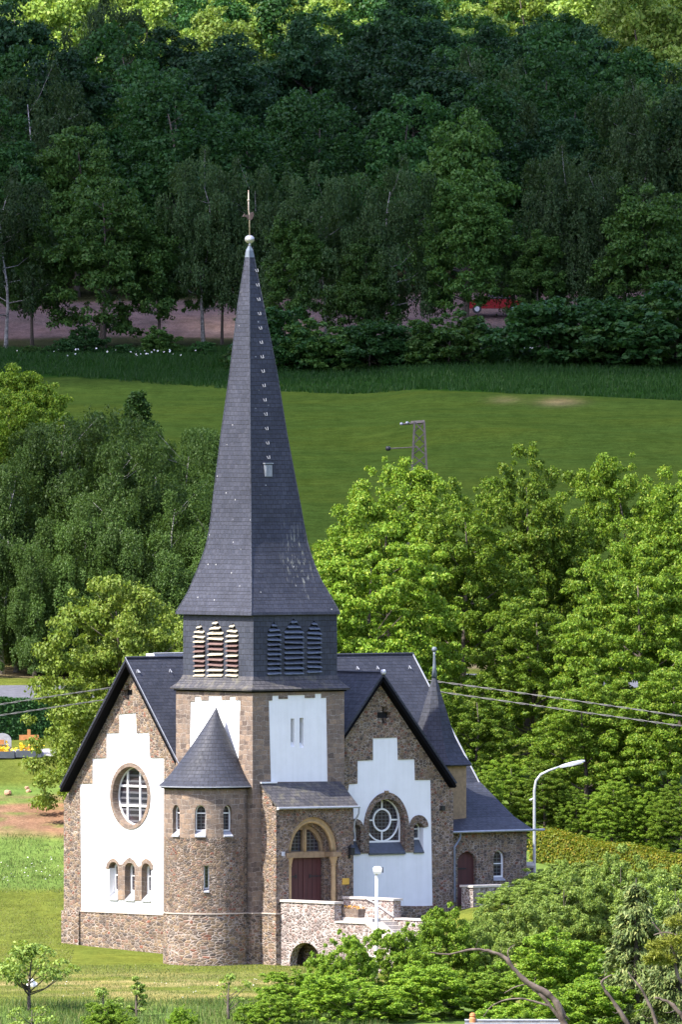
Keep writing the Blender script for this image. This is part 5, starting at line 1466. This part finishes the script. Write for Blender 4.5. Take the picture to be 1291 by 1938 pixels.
shrub(s3, 1150, 8, 1625, 4.5, 'tallest grey-green shrub before the middle of the yellow hedge', 4.0, 2.4)
shrub(s3, 1250, 6, 1640, 4.5, 'grey-green shrub before the right end of the yellow hedge', 5.5, 2.4)
shrub(s3, 910, -15, 1725, 4.5, 'small grey-green shrub touching the tall pointed shrub', 5.0, 1.4)
shrub(s1, 205, -37, 1893, 4.0, 'low bright green shrub beneath the tall thin sapling', 2.0, 1.2)
shrub(s1, 345, -37.5, 1902, 4.0, 'tiny bright green shrub between the sapling and the crooked bare tree', 3.9, 0.75)

# ---- small orchard trees on the slope
def orchard(seed, H, Rr, n, label, px, Y, ytop, mat='lf_grey', name='apple_tree', nb=26, hb=0.9, prof='round'):
    k = broadleaf(seed, H, hb, Rr, nb, n, 0.15, mat, prof, r0=0.09, nl=nb, flat=0.6, br=(0.18, 0.32), lump=0.35, lean=0.12)
    p = at(px, Y); s = height_to(ytop, p) / H
    return plant(name, 'small tree', label, k[0], k[1], p, 0.6, s)
orchard(91, 2.6, 1.5, 2200, 'small apple tree with a crooked trunk at the left edge of the lawn', 55, -26, 1788)
orchard(92, 2.2, 0.55, 900, 'tall thin sapling in the rough grass below the round turret', 258, -29, 1842, name='sapling', nb=18, hb=0.3, prof='cone')
orchard(93, 2.0, 0.8, 260, 'crooked almost bare little tree left of the green thicket', 432, -31, 1848, name='bare_sapling', nb=14, hb=0.9)
orchard(94, 1.6, 1.0, 700, 'scrubby grey-green sapling left of the tall thin sapling', 195, -30, 1872, name='scrub_sapling', nb=16, hb=0.2)
orchard(95, 1.2, 1.1, 500, 'low scrub in the grass at the bottom left corner', 60, -36, 1905, name='scrub_sapling', nb=14, hb=0.1)

# ---- spruce at the lower right
def spruce(seed, H, Rr, n):
    rng = np.random.default_rng(seed)
    nbr = 150
    hb = rng.uniform(0.02, 0.97, nbr); az = rng.uniform(0, 6.28, nbr)
    L = Rr * (1.02 - hb) ** 0.8 * rng.uniform(0.75, 1.1, nbr)
    k = rng.integers(0, nbr, n); t = rng.uniform(0.15, 1.0, n) ** 0.7
    dr = np.stack([np.cos(az[k]), np.sin(az[k]), -0.28 * t], 1)
    P = np.stack([0 * t, 0 * t, hb[k] * H], 1) + dr * (L[k] * t)[:, None] + rng.normal(size=(n, 3)) * np.array([0.10, 0.10, 0.08])
    P[:, 2] -= np.abs(rng.normal(size=n)) * 0.12
    Nn = unit(rng.normal(size=(n, 3)) * 0.5 + np.array([0, 0, 0.8]) + dr * 0.3)
    v, q = leaf_quads(P, Nn, 0.20, rng, 0.35, 0.25, tang=dr)
    cm = np_mesh('crown', v, q); cm.materials.append(M['lf_spruce'])
    mb = MB().tube([(0, 0, -0.3), (0, 0, H)], [0.16, 0.02], 7)
    for i in range(0, nbr, 3):
        d = np.array([math.cos(az[i]), math.sin(az[i]), -0.25]) * L[i]
        mb.tube([(0, 0, hb[i] * H), tuple(np.array([0, 0, hb[i] * H]) + d)], [0.03, 0.006], 4)
    return cm, mb.mesh('trunk', M['bark'], uv=False)
sp1 = spruce(95, 6.0, 2.2, 15000)
p = at(1205, -36); s = height_to(1662, p) / 6.0
plant('spruce_tree', 'spruce', 'grey-green spruce with pale shoot tips at the lower right', sp1[0], sp1[1], p, 0.2, (1.15, 1.15, s))
p = at(1285, -40); s = height_to(1700, p) / 6.0
plant('spruce_tree', 'spruce', 'second spruce half cut by the right picture edge, behind the pine twigs', sp1[0], sp1[1], p, 2.2, (1.1, 1.1, s))

# ---- the near pine with its dead branch reaching into the view
YP = -120.0
def wp(px, py, dy=0.0): return W(px, py, YP + dy)
base = at(1345, YP)
pt = thing('pine_tree', 'half-dead pine whose bare curving branch reaches in from the lower right', 'pine', base)
mb = MB()
rk = random.Random(12)
def br_(pts, r0, r1, n=6):
    P0 = [wp(*q) - base for q in pts]
    P = []
    for i in range(len(P0) - 1):
        for k in range(4):
            t = k / 4
            a, b, c_, d = P0[max(i - 1, 0)], P0[i], P0[i + 1], P0[min(i + 2, len(P0) - 1)]
            q = 0.5 * ((2 * b) + (c_ - a) * t + (2 * a - 5 * b + 4 * c_ - d) * t * t + (3 * b - a - 3 * c_ + d) * t ** 3)
            P.append(q + Vector((rk.uniform(-1, 1), rk.uniform(-1, 1), rk.uniform(-1, 1))) * r1 * 0.8)
    P.append(P0[-1])
    m = len(P)
    rr_ = [(r0 + (r1 - r0) * i / (m - 1)) * rk.uniform(0.78, 1.25) for i in range(m)]
    mb.tube(P, rr_, n)
    for i in range(2, m - 1, 3):                 # broken stubs and twigs
        if r0 > 0.06 and rk.random() < 0.6:
            dv = Vector((rk.uniform(-1, 0.6), rk.uniform(-0.5, 0.5), rk.uniform(-0.4, 1))).normalized()
            L = rk.uniform(0.15, 0.6)
            mb.tube([P[i], P[i] + dv * L * 0.6, P[i] + dv * L + Vector((0, 0, rk.uniform(-0.1, 0.15)))], [rr_[i] * 0.4, rr_[i] * 0.22, 0.006], 4)
top_ = wp(1340, 1690) - base
mb.tube([Vector((0, 0, -0.4)), top_ * 0.5 + Vector((0.2, 0, 0)), top_], [0.30, 0.22, 0.05], 8)
rt = (1330, 2230)
br_([rt, (1200, 2080), (1085, 1965), (1058, 1905), (1035, 1880), (1000, 1860), (972, 1832), (955, 1812), (925, 1800), (890, 1797), (850, 1806), (815, 1803)], 0.17, 0.022)
br_([(1100, 1985), (1040, 1900), (1010, 1872), (985, 1845)], 0.10, 0.03)
br_([(985, 1845), (968, 1825), (962, 1800), (975, 1788)], 0.05, 0.015, 5)
br_([(1045, 1905), (1010, 1895), (985, 1890), (955, 1893), (930, 1905), (915, 1925)], 0.045, 0.012, 5)
br_([(1000, 1862), (975, 1868), (955, 1880)], 0.03, 0.01, 5)
br_([(1050, 1890), (1078, 1930)], 0.05, 0.05, 5)
br_([rt, (1215, 1990), (1175, 1915), (1150, 1880), (1140, 1858), (1160, 1845)], 0.12, 0.02)
br_([rt, (1250, 1960), (1225, 1890), (1205, 1860), (1190, 1840)], 0.10, 0.02)
br_([(1330, 2000), (1291, 1920), (1262, 1895), (1240, 1888)], 0.12, 0.04)
br_([(1335, 1900), (1285, 1850), (1278, 1805), (1255, 1770), (1235, 1745)], 0.08, 0.02)
br_([(1338, 1820), (1300, 1780), (1265, 1765), (1238, 1770)], 0.06, 0.015)
br_([(1338, 1780), (1310, 1750), (1275, 1740)], 0.05, 0.015)
link('trunk', mb.mesh('trunk', M['bark_dead'], smooth=True, uv=False), pt)
rng = np.random.default_rng(77)
cl = [(1242, 1790, 0.42), (1262, 1782, 0.45), (1285, 1780, 0.45), (1232, 1815, 0.35), (1262, 1815, 0.4), (1275, 1745, 0.35), (1292, 1740, 0.4), (1245, 1806, 0.3), (1300, 1800, 0.5), (1310, 1760, 0.5)]
Pc = np.array([list(wp(a, b, rng.uniform(-0.6, 0.6)) - base) for a, b, r in cl]); rc = np.array([r for _, _, r in cl])
n = 4200; k = rng.integers(0, len(cl), n)
d = unit(rng.normal(size=(n, 3)))
P = Pc[k] + d * (rc[k] * rng.uniform(0.2, 1, n))[:, None] * np.array([1, 1, 0.65])
v, q = leaf_quads(P, unit(rng.normal(size=(n, 3)) + np.array([0, 0, 0.7])), 0.19, rng, 0.22, 0.0, tang=d + np.array([0, 0, 0.4]))
me = np_mesh('crown', v, q); me.materials.append(M['lf_pine']); link('crown', me, pt)

# ---- rough grass and wild flowers: nobody could count these
def blades(name, mat, boxes, seed, label):
    rng = np.random.default_rng(seed); V, Q = [], []
    o = 0
    for (xa, xb, ya, yb, n, h, w_) in boxes:
        x, y = rng.uniform(xa, xb, n), rng.uniform(ya, yb, n)
        cl_ = nz2(x, y, 0.9, seed)
        keep = cl_ + rng.uniform(-0.6, 0.6, n) > -0.35
        x, y = x[keep], y[keep]; n2 = len(x)
        z = ground(x, y) - 0.02
        a = rng.uniform(0, np.pi, n2); hh = h * rng.uniform(0.5, 1.25, n2)
        dx, dy = np.cos(a) * w_, np.sin(a) * w_
        lx, ly = rng.normal(size=n2) * 0.25 * hh, rng.normal(size=n2) * 0.25 * hh
        v = np.stack([np.stack([x - dx, y - dy, z], 1), np.stack([x + dx, y + dy, z], 1), np.stack([x + dx * 0.2 + lx, y + dy * 0.2 + ly, z + hh], 1), np.stack([x - dx * 0.2 + lx, y - dy * 0.2 + ly, z + hh * 0.97], 1)], 1)
        V.append(v.reshape(-1, 3)); Q.append(np.arange(n2 * 4).reshape(n2, 4) + o); o += n2 * 4
    me = np_mesh(name, np.concatenate(V), np.concatenate(Q)); me.materials.append(mat)
    return tag(link(name, me), label, kind='stuff')
gm = leaves('rough_grass_blades', (0.060, 0.115, 0.026), (0.105, 0.155, 0.040), 0.3, c3=(0.20, 0.18, 0.08), var=0.0)
gd = leaves('cloud_shaded_meadow_blades', (0.010, 0.042, 0.005), (0.020, 0.060, 0.008), 0.3, var=0.0)  # tall grass with cloud shade put into its dark colours
gl = leaves('short_lawn_blades', (0.115, 0.155, 0.040), (0.165, 0.195, 0.058), 0.3, c3=(0.26, 0.23, 0.10), var=0.0)
blades('rough_grass', gm, [(-14, 6, -42, -22, 26000, 0.30, 0.018), (-14, -7, 26, 33, 2500, 0.12, 0.018), (-14, -7, 28, 39, 4500, 0.13, 0.018)], 1, 'rough uncut grass on the slope below the church')
blades('lawn_grass', gl, [(-14, 4, -24, -0.5, 30000, 0.09, 0.018), (-14, -8.2, 0, 28, 14000, 0.07, 0.02)], 3, 'short lawn grass around the church')
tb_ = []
for i in range(24):                          # the uncut strip, coloured dark as cloud shade, widens toward the right
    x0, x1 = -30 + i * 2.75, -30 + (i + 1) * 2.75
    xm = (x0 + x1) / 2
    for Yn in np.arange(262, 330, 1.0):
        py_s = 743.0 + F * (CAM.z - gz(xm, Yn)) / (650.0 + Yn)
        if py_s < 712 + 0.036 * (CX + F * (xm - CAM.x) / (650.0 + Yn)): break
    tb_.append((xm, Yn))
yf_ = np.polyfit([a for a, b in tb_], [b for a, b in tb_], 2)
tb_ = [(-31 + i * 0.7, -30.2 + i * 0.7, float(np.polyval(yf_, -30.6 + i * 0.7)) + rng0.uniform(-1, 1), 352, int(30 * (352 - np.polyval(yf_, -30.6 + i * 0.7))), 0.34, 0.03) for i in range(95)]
blades('tall_meadow_grass', gd, tb_, 2, 'tall uncut grass darkened to cloud shade along the top edge of the meadow')
def flecks(name, mat, spots, seed, label, size):
    rng = np.random.default_rng(seed); P = []
    for (px, Y, sx, sy, n, h) in spots:
        c = at(px, Y); x = c.x + rng.normal(size=n) * sx; y = c.y + rng.normal(size=n) * sy
        P.append(np.stack([x, y, ground(x, y) + h * rng.uniform(0.6, 1.1, n)], 1))
    P = np.concatenate(P); n = len(P)
    v, q = leaf_quads(P, unit(rng.normal(size=(n, 3)) * 0.4 + np.array([0, -0.5, 0.8])), size, rng, 0.9)
    me = np_mesh(name, v, q); me.materials.append(mat)
    return tag(link(name, me), label, kind='stuff')
wf = leaves('white_petals', (0.55, 0.56, 0.50), (0.75, 0.75, 0.70), 0.2, var=0.0)
flecks('white_umbels', wf, [(715, 336, 0.7, 2, 18, 0.6), (975, 328, 0.9, 3, 18, 0.6), (910, 326, 0.5, 2, 8, 0.6), (260, 336, 1.8, 3, 16, 0.6), (100, 336, 2.0, 3, 9, 0.6), (330, 333, 1.2, 3, 7, 0.6), (1080, 326, 1.2, 3, 4, 0.6)], 4, 'white cow parsley scattered along the shaded meadow edge', 0.13)
flecks('daisies', wf, [(60, 31, 2.2, 1.6, 50, 0.13), (20, 29, 1.2, 1, 16, 0.13), (300, -14, 3, 3, 30, 0.08)], 6, 'small white daisies in the grass left of the church', 0.055)

# ================================================================== SMALL THINGS
# curved street lamp beside the annex
p = at(1012, 17.5)
sl_ = thing('street_lamp', 'tall grey street lamp with a curved arm beside the annex', 'street lamp', p)
q = lambda x, y: W(x, y, 17.5) - p
pole = MB().tube([Vector((0, 0, -0.3)), q(1012, 1600), q(1012, 1495), q(1015, 1478), q(1024, 1466), q(1040, 1458), q(1063, 1450)], [0.085, 0.07, 0.062, 0.058, 0.055, 0.05, 0.045], 10)
pole.tube([q(1011, 1511), q(1003, 1515)], 0.05, 6)
link('pole', pole.mesh('pole', M['galv'], smooth=True), sl_)
h0, h1 = q(1060, 1452), q(1108, 1440)
hd = MB()
u = (h1 - h0).normalized(); v_ = Vector((0, 1, 0)); n_ = u.cross(v_)
rg = []
for t, w_, hh in ((0, 0.07, 0.06), (0.12, 0.13, 0.09), (0.5, 0.15, 0.11), (0.9, 0.12, 0.08), (1.0, 0.05, 0.04)):
    c = h0 + (h1 - h0) * t
    rg.append([c + v_ * w_ * a + n_ * hh * b for a, b in ((-1, -0.6), (1, -0.6), (1, 0.5), (0.5, 1), (-0.5, 1), (-1, 0.5))])
hd.loft(rg)
link('lamp_head', hd.mesh('lamp_head', M['galv'], smooth=False), sl_)
lens = MB().loft([[h0 + (h1 - h0) * t + v_ * w_ * a - n_ * (0.065 + 0.03 * b) for a, b in ((-1, 0), (1, 0), (0.6, 1), (-0.6, 1))] for t, w_ in ((0.35, 0.09), (0.85, 0.09))])
link('lens', lens.mesh('lens', M['white']), sl_)
# white path lamp before the terrace
p = at(713, -9)
pl_ = thing('path_lamp', 'white post lamp with a box head before the terrace steps', 'lamp', p)
q = lambda x, y: W(x, y, -9) - p
link('pole', MB().tube([Vector((0, 0, -0.3)), q(713, 1650)], [0.075, 0.065], 10).mesh('pole', M['white'], smooth=True), pl_)
hm = q(714.5, 1647)
hx = MB().loft([[(hm.x + x * a, hm.y + y * b, hm.z + z) for x, y in ((-1, -1), (1, -1), (1, 1), (-1, 1))] for a, b, z in ((0.15, 0.15, -0.17), (0.19, 0.19, -0.05), (0.20, 0.20, 0.08), (0.12, 0.12, 0.17))])
link('lamp_head', hx.mesh('lamp_head', M['white']), pl_)
link('visor', MB().box(hm.x + 0.205, hm.x + 0.26, hm.y - 0.17, hm.y + 0.17, hm.z - 0.1, hm.z + 0.13).mesh('visor', M['iron']), pl_)
# lattice pylon in the field
p = at(794, 128)
py_ = thing('lattice_pylon', 'rusty grey lattice pylon with two short cross arms before the meadow', 'pylon', p)
q = lambda x, y, dy=0.0: W(x, y, 128 + dy) - p
H_ = q(794, 798).z
mb = MB()
wid_ = lambda z: 0.26 + 0.45 * (1 - z / H_)
pts = [z for z in np.linspace(0, H_, 15)]
for sx, sy in ((-1, -1), (1, -1), (1, 1), (-1, 1)):
    mb.tube([(sx * wid_(z), sy * wid_(z), z - (0.3 if z == 0 else 0)) for z in pts], 0.075, 4)
for i in range(14):
    za, zb2 = pts[i], pts[i + 1]; wa_, wb_ = wid_(za), wid_(zb2)
    c4 = [(-1, -1), (1, -1), (1, 1), (-1, 1)]
    for k in range(4):
        a, b = c4[k], c4[(k + 1) % 4]
        if i % 2: a, b = b, a
        mb.tube([(a[0] * wa_, a[1] * wa_, za), (b[0] * wb_, b[1] * wb_, zb2)], 0.04, 4)
pm = plain('weathered_steel', (0.085, 0.072, 0.065), 0.7, 0.3, 6)
link('mast', mb.mesh('mast', pm), py_)
ar = MB().tube([q(758, 803), q(804, 799)], 0.06, 5).tube([q(778, 799, 0.4), q(804, 797, 0.4)], 0.07, 5)
link('cross_arm', ar.mesh('cross_arm', pm), py_)
link('cross_arm', MB().tube([q(735, 849), q(792, 846)], 0.035, 5).mesh('cross_arm', pm), py_)
for x, y in ((760, 803), (771, 801)):
    link('insulator', MB().ball(q(x, y) + Vector((0, -0.1, 0.02)), 0.09, 8).mesh('insulator', M['zinc'], smooth=True), py_)
link('insulator', MB().ball(q(735, 849), 0.15, 8).mesh('insulator', M['iron'], smooth=True), py_)
link('platform', MB().box(-0.55, 0.45, -0.6, 0.6, q(785, 893).z, q(785, 888).z).mesh('platform', pm), py_)
# power cables carried over the church by a pole hidden behind the nave
YC = 27.0
pole_x, pole_y = 562, 1256
pp_ = at(pole_x, YC)
tp_ = W(pole_x, pole_y, YC)
ut = thing('utility_pole', 'wooden pole behind the nave that carries the cables', 'utility pole', pp_)
link('post', MB().tube([Vector((0, 0, -0.3)), tp_ - pp_ + Vector((0, 0, 0.1))], [0.13, 0.10], 8).mesh('post', M['bark'], smooth=True), ut)
link('cross_arm', MB().box(-0.6, 0.6, -0.05, 0.05, (tp_ - pp_).z - 0.3, (tp_ - pp_).z - 0.2).mesh('cross_arm', M['bark']), ut)
def cable(label, ptsL, ptsR, Yl, Yr, off):
    mb = MB()
    for pts, Ye in ((ptsL, Yl), (ptsR, Yr)):
        n = len(pts)
        P = []
        for i, (x, y) in enumerate(pts):
            P.append(W(x, y, YC + (Ye - YC) * i / (n - 1)))
        # smooth the polyline
        out = []
        xs = np.array([p.x for p in P]); order = np.argsort(xs)
        co = [np.polyfit(np.array([p.x for p in P]), np.array([getattr(p, a) for p in P]), 2) for a in 'yz']
        for x in np.linspace(xs.min(), xs.max(), 60): out.append((x, np.polyval(co[0], x), np.polyval(co[1], x)))
        tw1 = [(x, y + 0.03 * math.cos(i * 1.4), z + 0.03 * math.sin(i * 1.4)) for i, (x, y, z) in enumerate(out)]
        tw2 = [(x, y - 0.03 * math.cos(i * 1.4), z - 0.03 * math.sin(i * 1.4)) for i, (x, y, z) in enumerate(out)]
        mb.tube(tw1, 0.017, 5).tube(tw2, 0.017, 5)
    cm_ = plain('twisted_cable', (0.13, 0.125, 0.12), 0.7, 0.3, 9)
    o = mb.build('power_cable', cm_); tag(o, label, 'cable'); return o
cable('upper twisted power cable crossing behind the church', [(pole_x, 1258), (420, 1273), (202, 1303), (100, 1318), (-80, 1346)], [(pole_x, 1258), (700, 1269), (834, 1289), (1000, 1315), (1150, 1337), (1291, 1356), (1400, 1370)], 24, 20, 0)
cable('lower twisted power cable crossing behind the church', [(pole_x, 1272), (420, 1292), (190, 1325), (95, 1340), (-80, 1366)], [(pole_x, 1272), (700, 1288), (850, 1311), (1000, 1334), (1150, 1356), (1291, 1374), (1400, 1388)], 24, 20, 0)

# red car half hidden on the forest track
Yc = 370.5
p = at(938, Yc, 0.25)
car = thing('parked_car', 'dark red car half hidden by the forest edge bushes', 'car', p)
red = plain('red_car_paint', (0.20, 0.008, 0.012), 0.3, spec=0.6)
prof_ = [(-2.0, 0.35), (-2.05, 0.7), (-1.95, 0.92), (-1.1, 1.0), (-0.55, 1.42), (0.75, 1.45), (1.5, 1.02), (2.0, 0.9), (2.08, 0.6), (2.02, 0.35)]
link('body', MB().plate('R', prof_, [], -0.8, 0.8).mesh('body', red), car)
link('window', MB().plate('R', [(-0.98, 1.02), (-0.52, 1.36), (0.1, 1.39), (0.1, 1.02)], [], -0.815, -0.79).mesh('window', M['glass']), car)
link('window', MB().plate('R', [(0.18, 1.02), (0.18, 1.39), (0.7, 1.38), (1.3, 1.02)], [], -0.815, -0.79).mesh('window', M['glass']), car)
for x in (-1.3, 1.3):
    for y in (-0.8, 0.62):
        wl = link('wheel', MB().loft([[(x + 0.32 * math.cos(2 * math.pi * k / 18), yy, 0.32 + 0.32 * math.sin(2 * math.pi * k / 18)) for k in range(18)] for yy in (y - 0.02, y + 0.2)]).mesh('wheel', M['iron']), car)
        link('rim', MB().loft([[(x + 0.18 * math.cos(2 * math.pi * k / 18), yy, 0.32 + 0.18 * math.sin(2 * math.pi * k / 18)) for k in range(18)] for yy in (y - 0.03, y - 0.02)]).mesh('rim', M['galv']), wl)
# graves with flowers
def grave(px, label, cross, seed, cat='grave'):
    p = at(px, 58.3, 0.05)
    g = thing('grave', label, cat, p)
    link('kerb', MB().box(-0.62, 0.62, -0.75, -0.62, -0.1, 0.22).box(-0.62, 0.62, 0.62, 0.75, -0.1, 0.22).box(-0.62, -0.5, -0.618, 0.618, -0.1, 0.22).box(0.5, 0.62, -0.618, 0.618, -0.1, 0.22).mesh('kerb', M['sill_dark']), g)
    rr = np.random.default_rng(seed); n = 130
    P = np.stack([rr.normal(size=n) * 0.28, rr.uniform(-0.5, 0.5, n), 0.15 + np.abs(rr.normal(size=n)) * 0.2], 1)
    if cross: P[:40] = np.array([[-0.34, -0.2, 0.42]]) + rr.normal(size=(40, 3)) * 0.1; P[40:80] = np.array([[0.34, -0.2, 0.42]]) + rr.normal(size=(40, 3)) * 0.1
    v, q = leaf_quads(P, unit(rr.normal(size=(n, 3)) + np.array([0, -0.6, 0.6])), 0.15, rr, 0.85)
    me = np_mesh('flowers', v, q); me.materials.append(M['flower_yellow']); link('flowers', me, g)
    cw = plain('orange_brown_wood', (0.40, 0.17, 0.05), 0.7, 0.2, 6)
    if cross:
        link('cross', MB().box(-0.08, 0.08, -0.05, 0.05, 0, 1.25).box(-0.48, 0.48, -0.06, 0.06, 0.72, 0.98).mesh('cross', cw), g)
    else:
        link('headstone', MB().plate('R', arch(-0.45, 0.45, 0.0, 0.75, 1.1, 10), [], 0.35, 0.52).mesh('headstone', M['sill']), g)
        link('planter', MB().box(-0.45, 0.3, -0.5, -0.2, 0.0, 0.2).box(-0.4, 0.1, 0.1, 0.25, 0.55, 0.78).mesh('planter', cw), g)
    return g
grave(54, 'flower-covered grave with an orange wooden cross and two yellow bouquets', True, 1)
grave(3, 'flowered grave with a rounded grey headstone at the left picture edge', False, 2)
# low wire fence in the cemetery lawn, white stones in the grass, pale pier and stones at the yard
def boulder(name, cat, label, p, r, mat, seed, n=1, spread=0.0):
    t = thing(name, label, cat, p)
    rr = random.Random(seed)
    for i in range(n):
        m = MB().ball((rr.uniform(-spread, spread), rr.uniform(-spread, spread) * 0.5, r * 0.5 + (0.16 if i == 0 and n > 1 else 0)), (r * rr.uniform(0.8, 1.2), r * rr.uniform(0.8, 1.1), r * rr.uniform(0.7, 1.0)), 10)
        m.v = [(a + rr.uniform(-0.1, 0.1) * r, b + rr.uniform(-0.1, 0.1) * r, c + rr.uniform(-0.1, 0.1) * r) for a, b, c in m.v]
        link('stone', m.mesh('stone', mat), t)
    return t
boulder('white_stones', 'stones', 'little heap of white stones behind the small apple tree', at(62, -14, 0.0), 0.17, M['white'], 4, 4, 0.17)
red_stone = plain('reddish_sandstone', (0.42, 0.24, 0.15), 0.9, 0.2, 6)
boulder('stone_block', 'stone', 'single reddish stone on the bare earth at the left edge', at(14, 49, 0.02), 0.17, red_stone, 5)
boulder('stone_block', 'stone', 'two flat reddish stones on the bare earth left of the gable', at(42, 49.8, 0.0), 0.12, red_stone, 6, 2, 0.35)
p = at(1004, 12.0)
gp_ = thing('gate_pier', 'pale stone pier with a rounded cap at the annex corner', 'pier', p)
hq = height_to(1638, p)
link('pier_body', MB().box(-0.17, 0.17, -0.17, 0.17, -0.3, hq - 0.1).mesh('pier_body', M['terrace']), gp_)
link('cap', MB().loft([[(x * a, y * a, hq - 0.1 + z) for x, y in ((-1, -1), (1, -1), (1, 1), (-1, 1))] for a, z in ((0.22, 0.0), (0.24, 0.1), (0.14, 0.26))]).mesh('cap', M['coping']), gp_)
for i, (px, Y, l, h) in enumerate([(1150, 16, 0.9, 0.5), (1205, 15, 0.7, 0.5), (1262, 15, 1.2, 0.45)]):
    p = at(px, Y)
    t = thing('stone_block', ['long pale stone slab behind the loose grey-green shrub', 'small pale stone slab in front of the yellow hedge', 'widest pale stone slab toward the right end of the hedge'][i], 'stone', p, 0.2)
    link('slab', MB().loft([[(x * l / 2 * a, y * 0.25 * a, z) for x, y in ((-1, -1), (1, -1), (1, 1), (-1, 1))] for a, z in ((1, -0.2), (1, h * 0.85), (0.92, h))]).mesh('slab', M['coping']), t)
# house roof whose ridge shows at the bottom edge
YH = -62.0
pr0, pr1 = W(880, 1932, YH), W(1062, 1934, YH)
hc = Vector(((pr0.x + pr1.x) / 2, YH, gz((pr0.x + pr1.x) / 2, YH)))
ho = thing('house', 'house whose roof ridge with an orange chimney pot peeks in at the bottom edge', 'house', hc)
hl, rz = (pr1.x - pr0.x) / 2, pr0.z - hc.z
hz = rz - 2.8
link('wall', MB().plate('L', [(-3.6, -1.0), (3.6, -1.0), (3.6, hz), (0, rz - 0.25), (-3.6, hz)], [], -hl + 0.2, hl - 0.2).mesh('wall', M['plaster']), ho)
rfm = MB()
for sg in (-1, 1): rfm.slab([(-hl, 0, rz), (hl, 0, rz), (hl, sg * 4.0, hz - 0.35), (-hl, sg * 4.0, hz - 0.35)], 0.12)
rf_ = link('roof', rfm.mesh('roof', M['slate_worn']), ho)
link('ridge', MB().tube([(-hl, 0, rz + 0.02), (hl, 0, rz + 0.02)], 0.05, 6).tube([(-hl, -0.25, rz - 0.1), (hl, -0.25, rz - 0.1)], 0.03, 6).mesh('ridge', M['sill']), rf_)
cp = plain('orange_terracotta', (0.50, 0.20, 0.07), 0.8, 0.15, 8)
cx2 = W(895, 1930, YH).x - hc.x
cyl = lambda r, z: [(cx2 + r * math.cos(2 * math.pi * k / 12), r * math.sin(2 * math.pi * k / 12), rz + z) for k in range(12)]
link('chimney_pot', MB().loft([cyl(0.15, -0.3), cyl(0.14, 0.1), cyl(0.10, 0.16), cyl(0.13, 0.20), cyl(0.10, 0.30), cyl(0.04, 0.33)]).mesh('chimney_pot', cp, smooth=False), rf_)
for sg in (-1, 1):
    wn = link('window', MB().box(sg * 1.6 - 0.5, sg * 1.6 + 0.5, -3.64, -3.6, 1.0, 2.2).mesh('window', M['white']), ho)
    link('pane', MB().box(sg * 1.6 - 0.42, sg * 1.6 + 0.42, -3.65, -3.641, 1.08, 2.12).mesh('pane', M['glass']), wn)

# ================================================================== CLOUDS that shade the far hillside
def cloud(name, x0, x1, y0, y1, zg, alt, r, mat, seed, jit=0.25, label=None, rz=0.5, edge=0.0):
    rr = random.Random(seed); mb = MB()
    t = (alt - zg) / S.z
    ox, oy = S.x * t, S.y * t
    yy = y0
    while yy <= y1 + 90:
        xx = x0
        while xx <= x1:
            fx = (xx - x0) / (x1 - x0)
            if yy < y1 + 170 * (fx - 0.47) - edge * (0.5 + 0.5 * math.sin(fx * 9.0 + 1.0)) * 0.6 - edge * 0.4 * rr.random():
                k = rr.uniform(0.8, 1.25)
                mb.ball((xx + ox + rr.uniform(-jit, jit) * r, yy + oy + rr.uniform(-jit, jit) * r * 0.5, alt + rr.uniform(-0.2, 0.6) * r), (r * k * 1.05, r * k * 0.9, r * k * rz), 10)
            xx += r * 1.15
        yy += r * 0.95
    o = mb.build(name, mat, smooth=True); tag(o, label, kind='structure'); return o
cw = plain('cloud_white', (0.85, 0.86, 0.88), 1.0, spec=0.0)
cloud('cloud', -75, 85, 320, 503, 34, 640, 17, cw, 2, label='drifting white cloud over the hill', edge=26)
N = NT('thin_cloud_veil')
tb = N.n('BsdfTransparent'); mx = N.n('MixShader', {0: 0.66, 1: tb.outputs[0], 2: N.b.outputs[0]})
N.set(N.b, 'Base Color', (0.85, 0.86, 0.88, 1)); N.set(N.b, 'Roughness', 1.0)
N.t.links.new(mx.outputs[0], N.out.inputs[0])
mb = MB()
t = (700 - 20) / S.z; ox, oy = S.x * t, S.y * t
grid = []
nxv, nyv = 24, 30
rr = random.Random(4)
for j in range(nyv + 1):
    for i in range(nxv + 1):
        x = -75 + 160 * i / nxv; y = 96 + 236 * j / nyv
        if j == 0: y += 6 * math.sin(i * 0.9) + rr.uniform(-3, 3)
        mb.v.append((x + ox, y + oy, 700 + 5 * math.sin(i * 0.8) * math.cos(j * 0.7)))
mb.f = [(j * (nxv + 1) + i, j * (nxv + 1) + i + 1, (j + 1) * (nxv + 1) + i + 1, (j + 1) * (nxv + 1) + i) for j in range(nyv) for i in range(nxv)]
o = mb.build('cloud', N.m, smooth=True); tag(o, 'thin veil of cloud over the meadow', kind='structure')
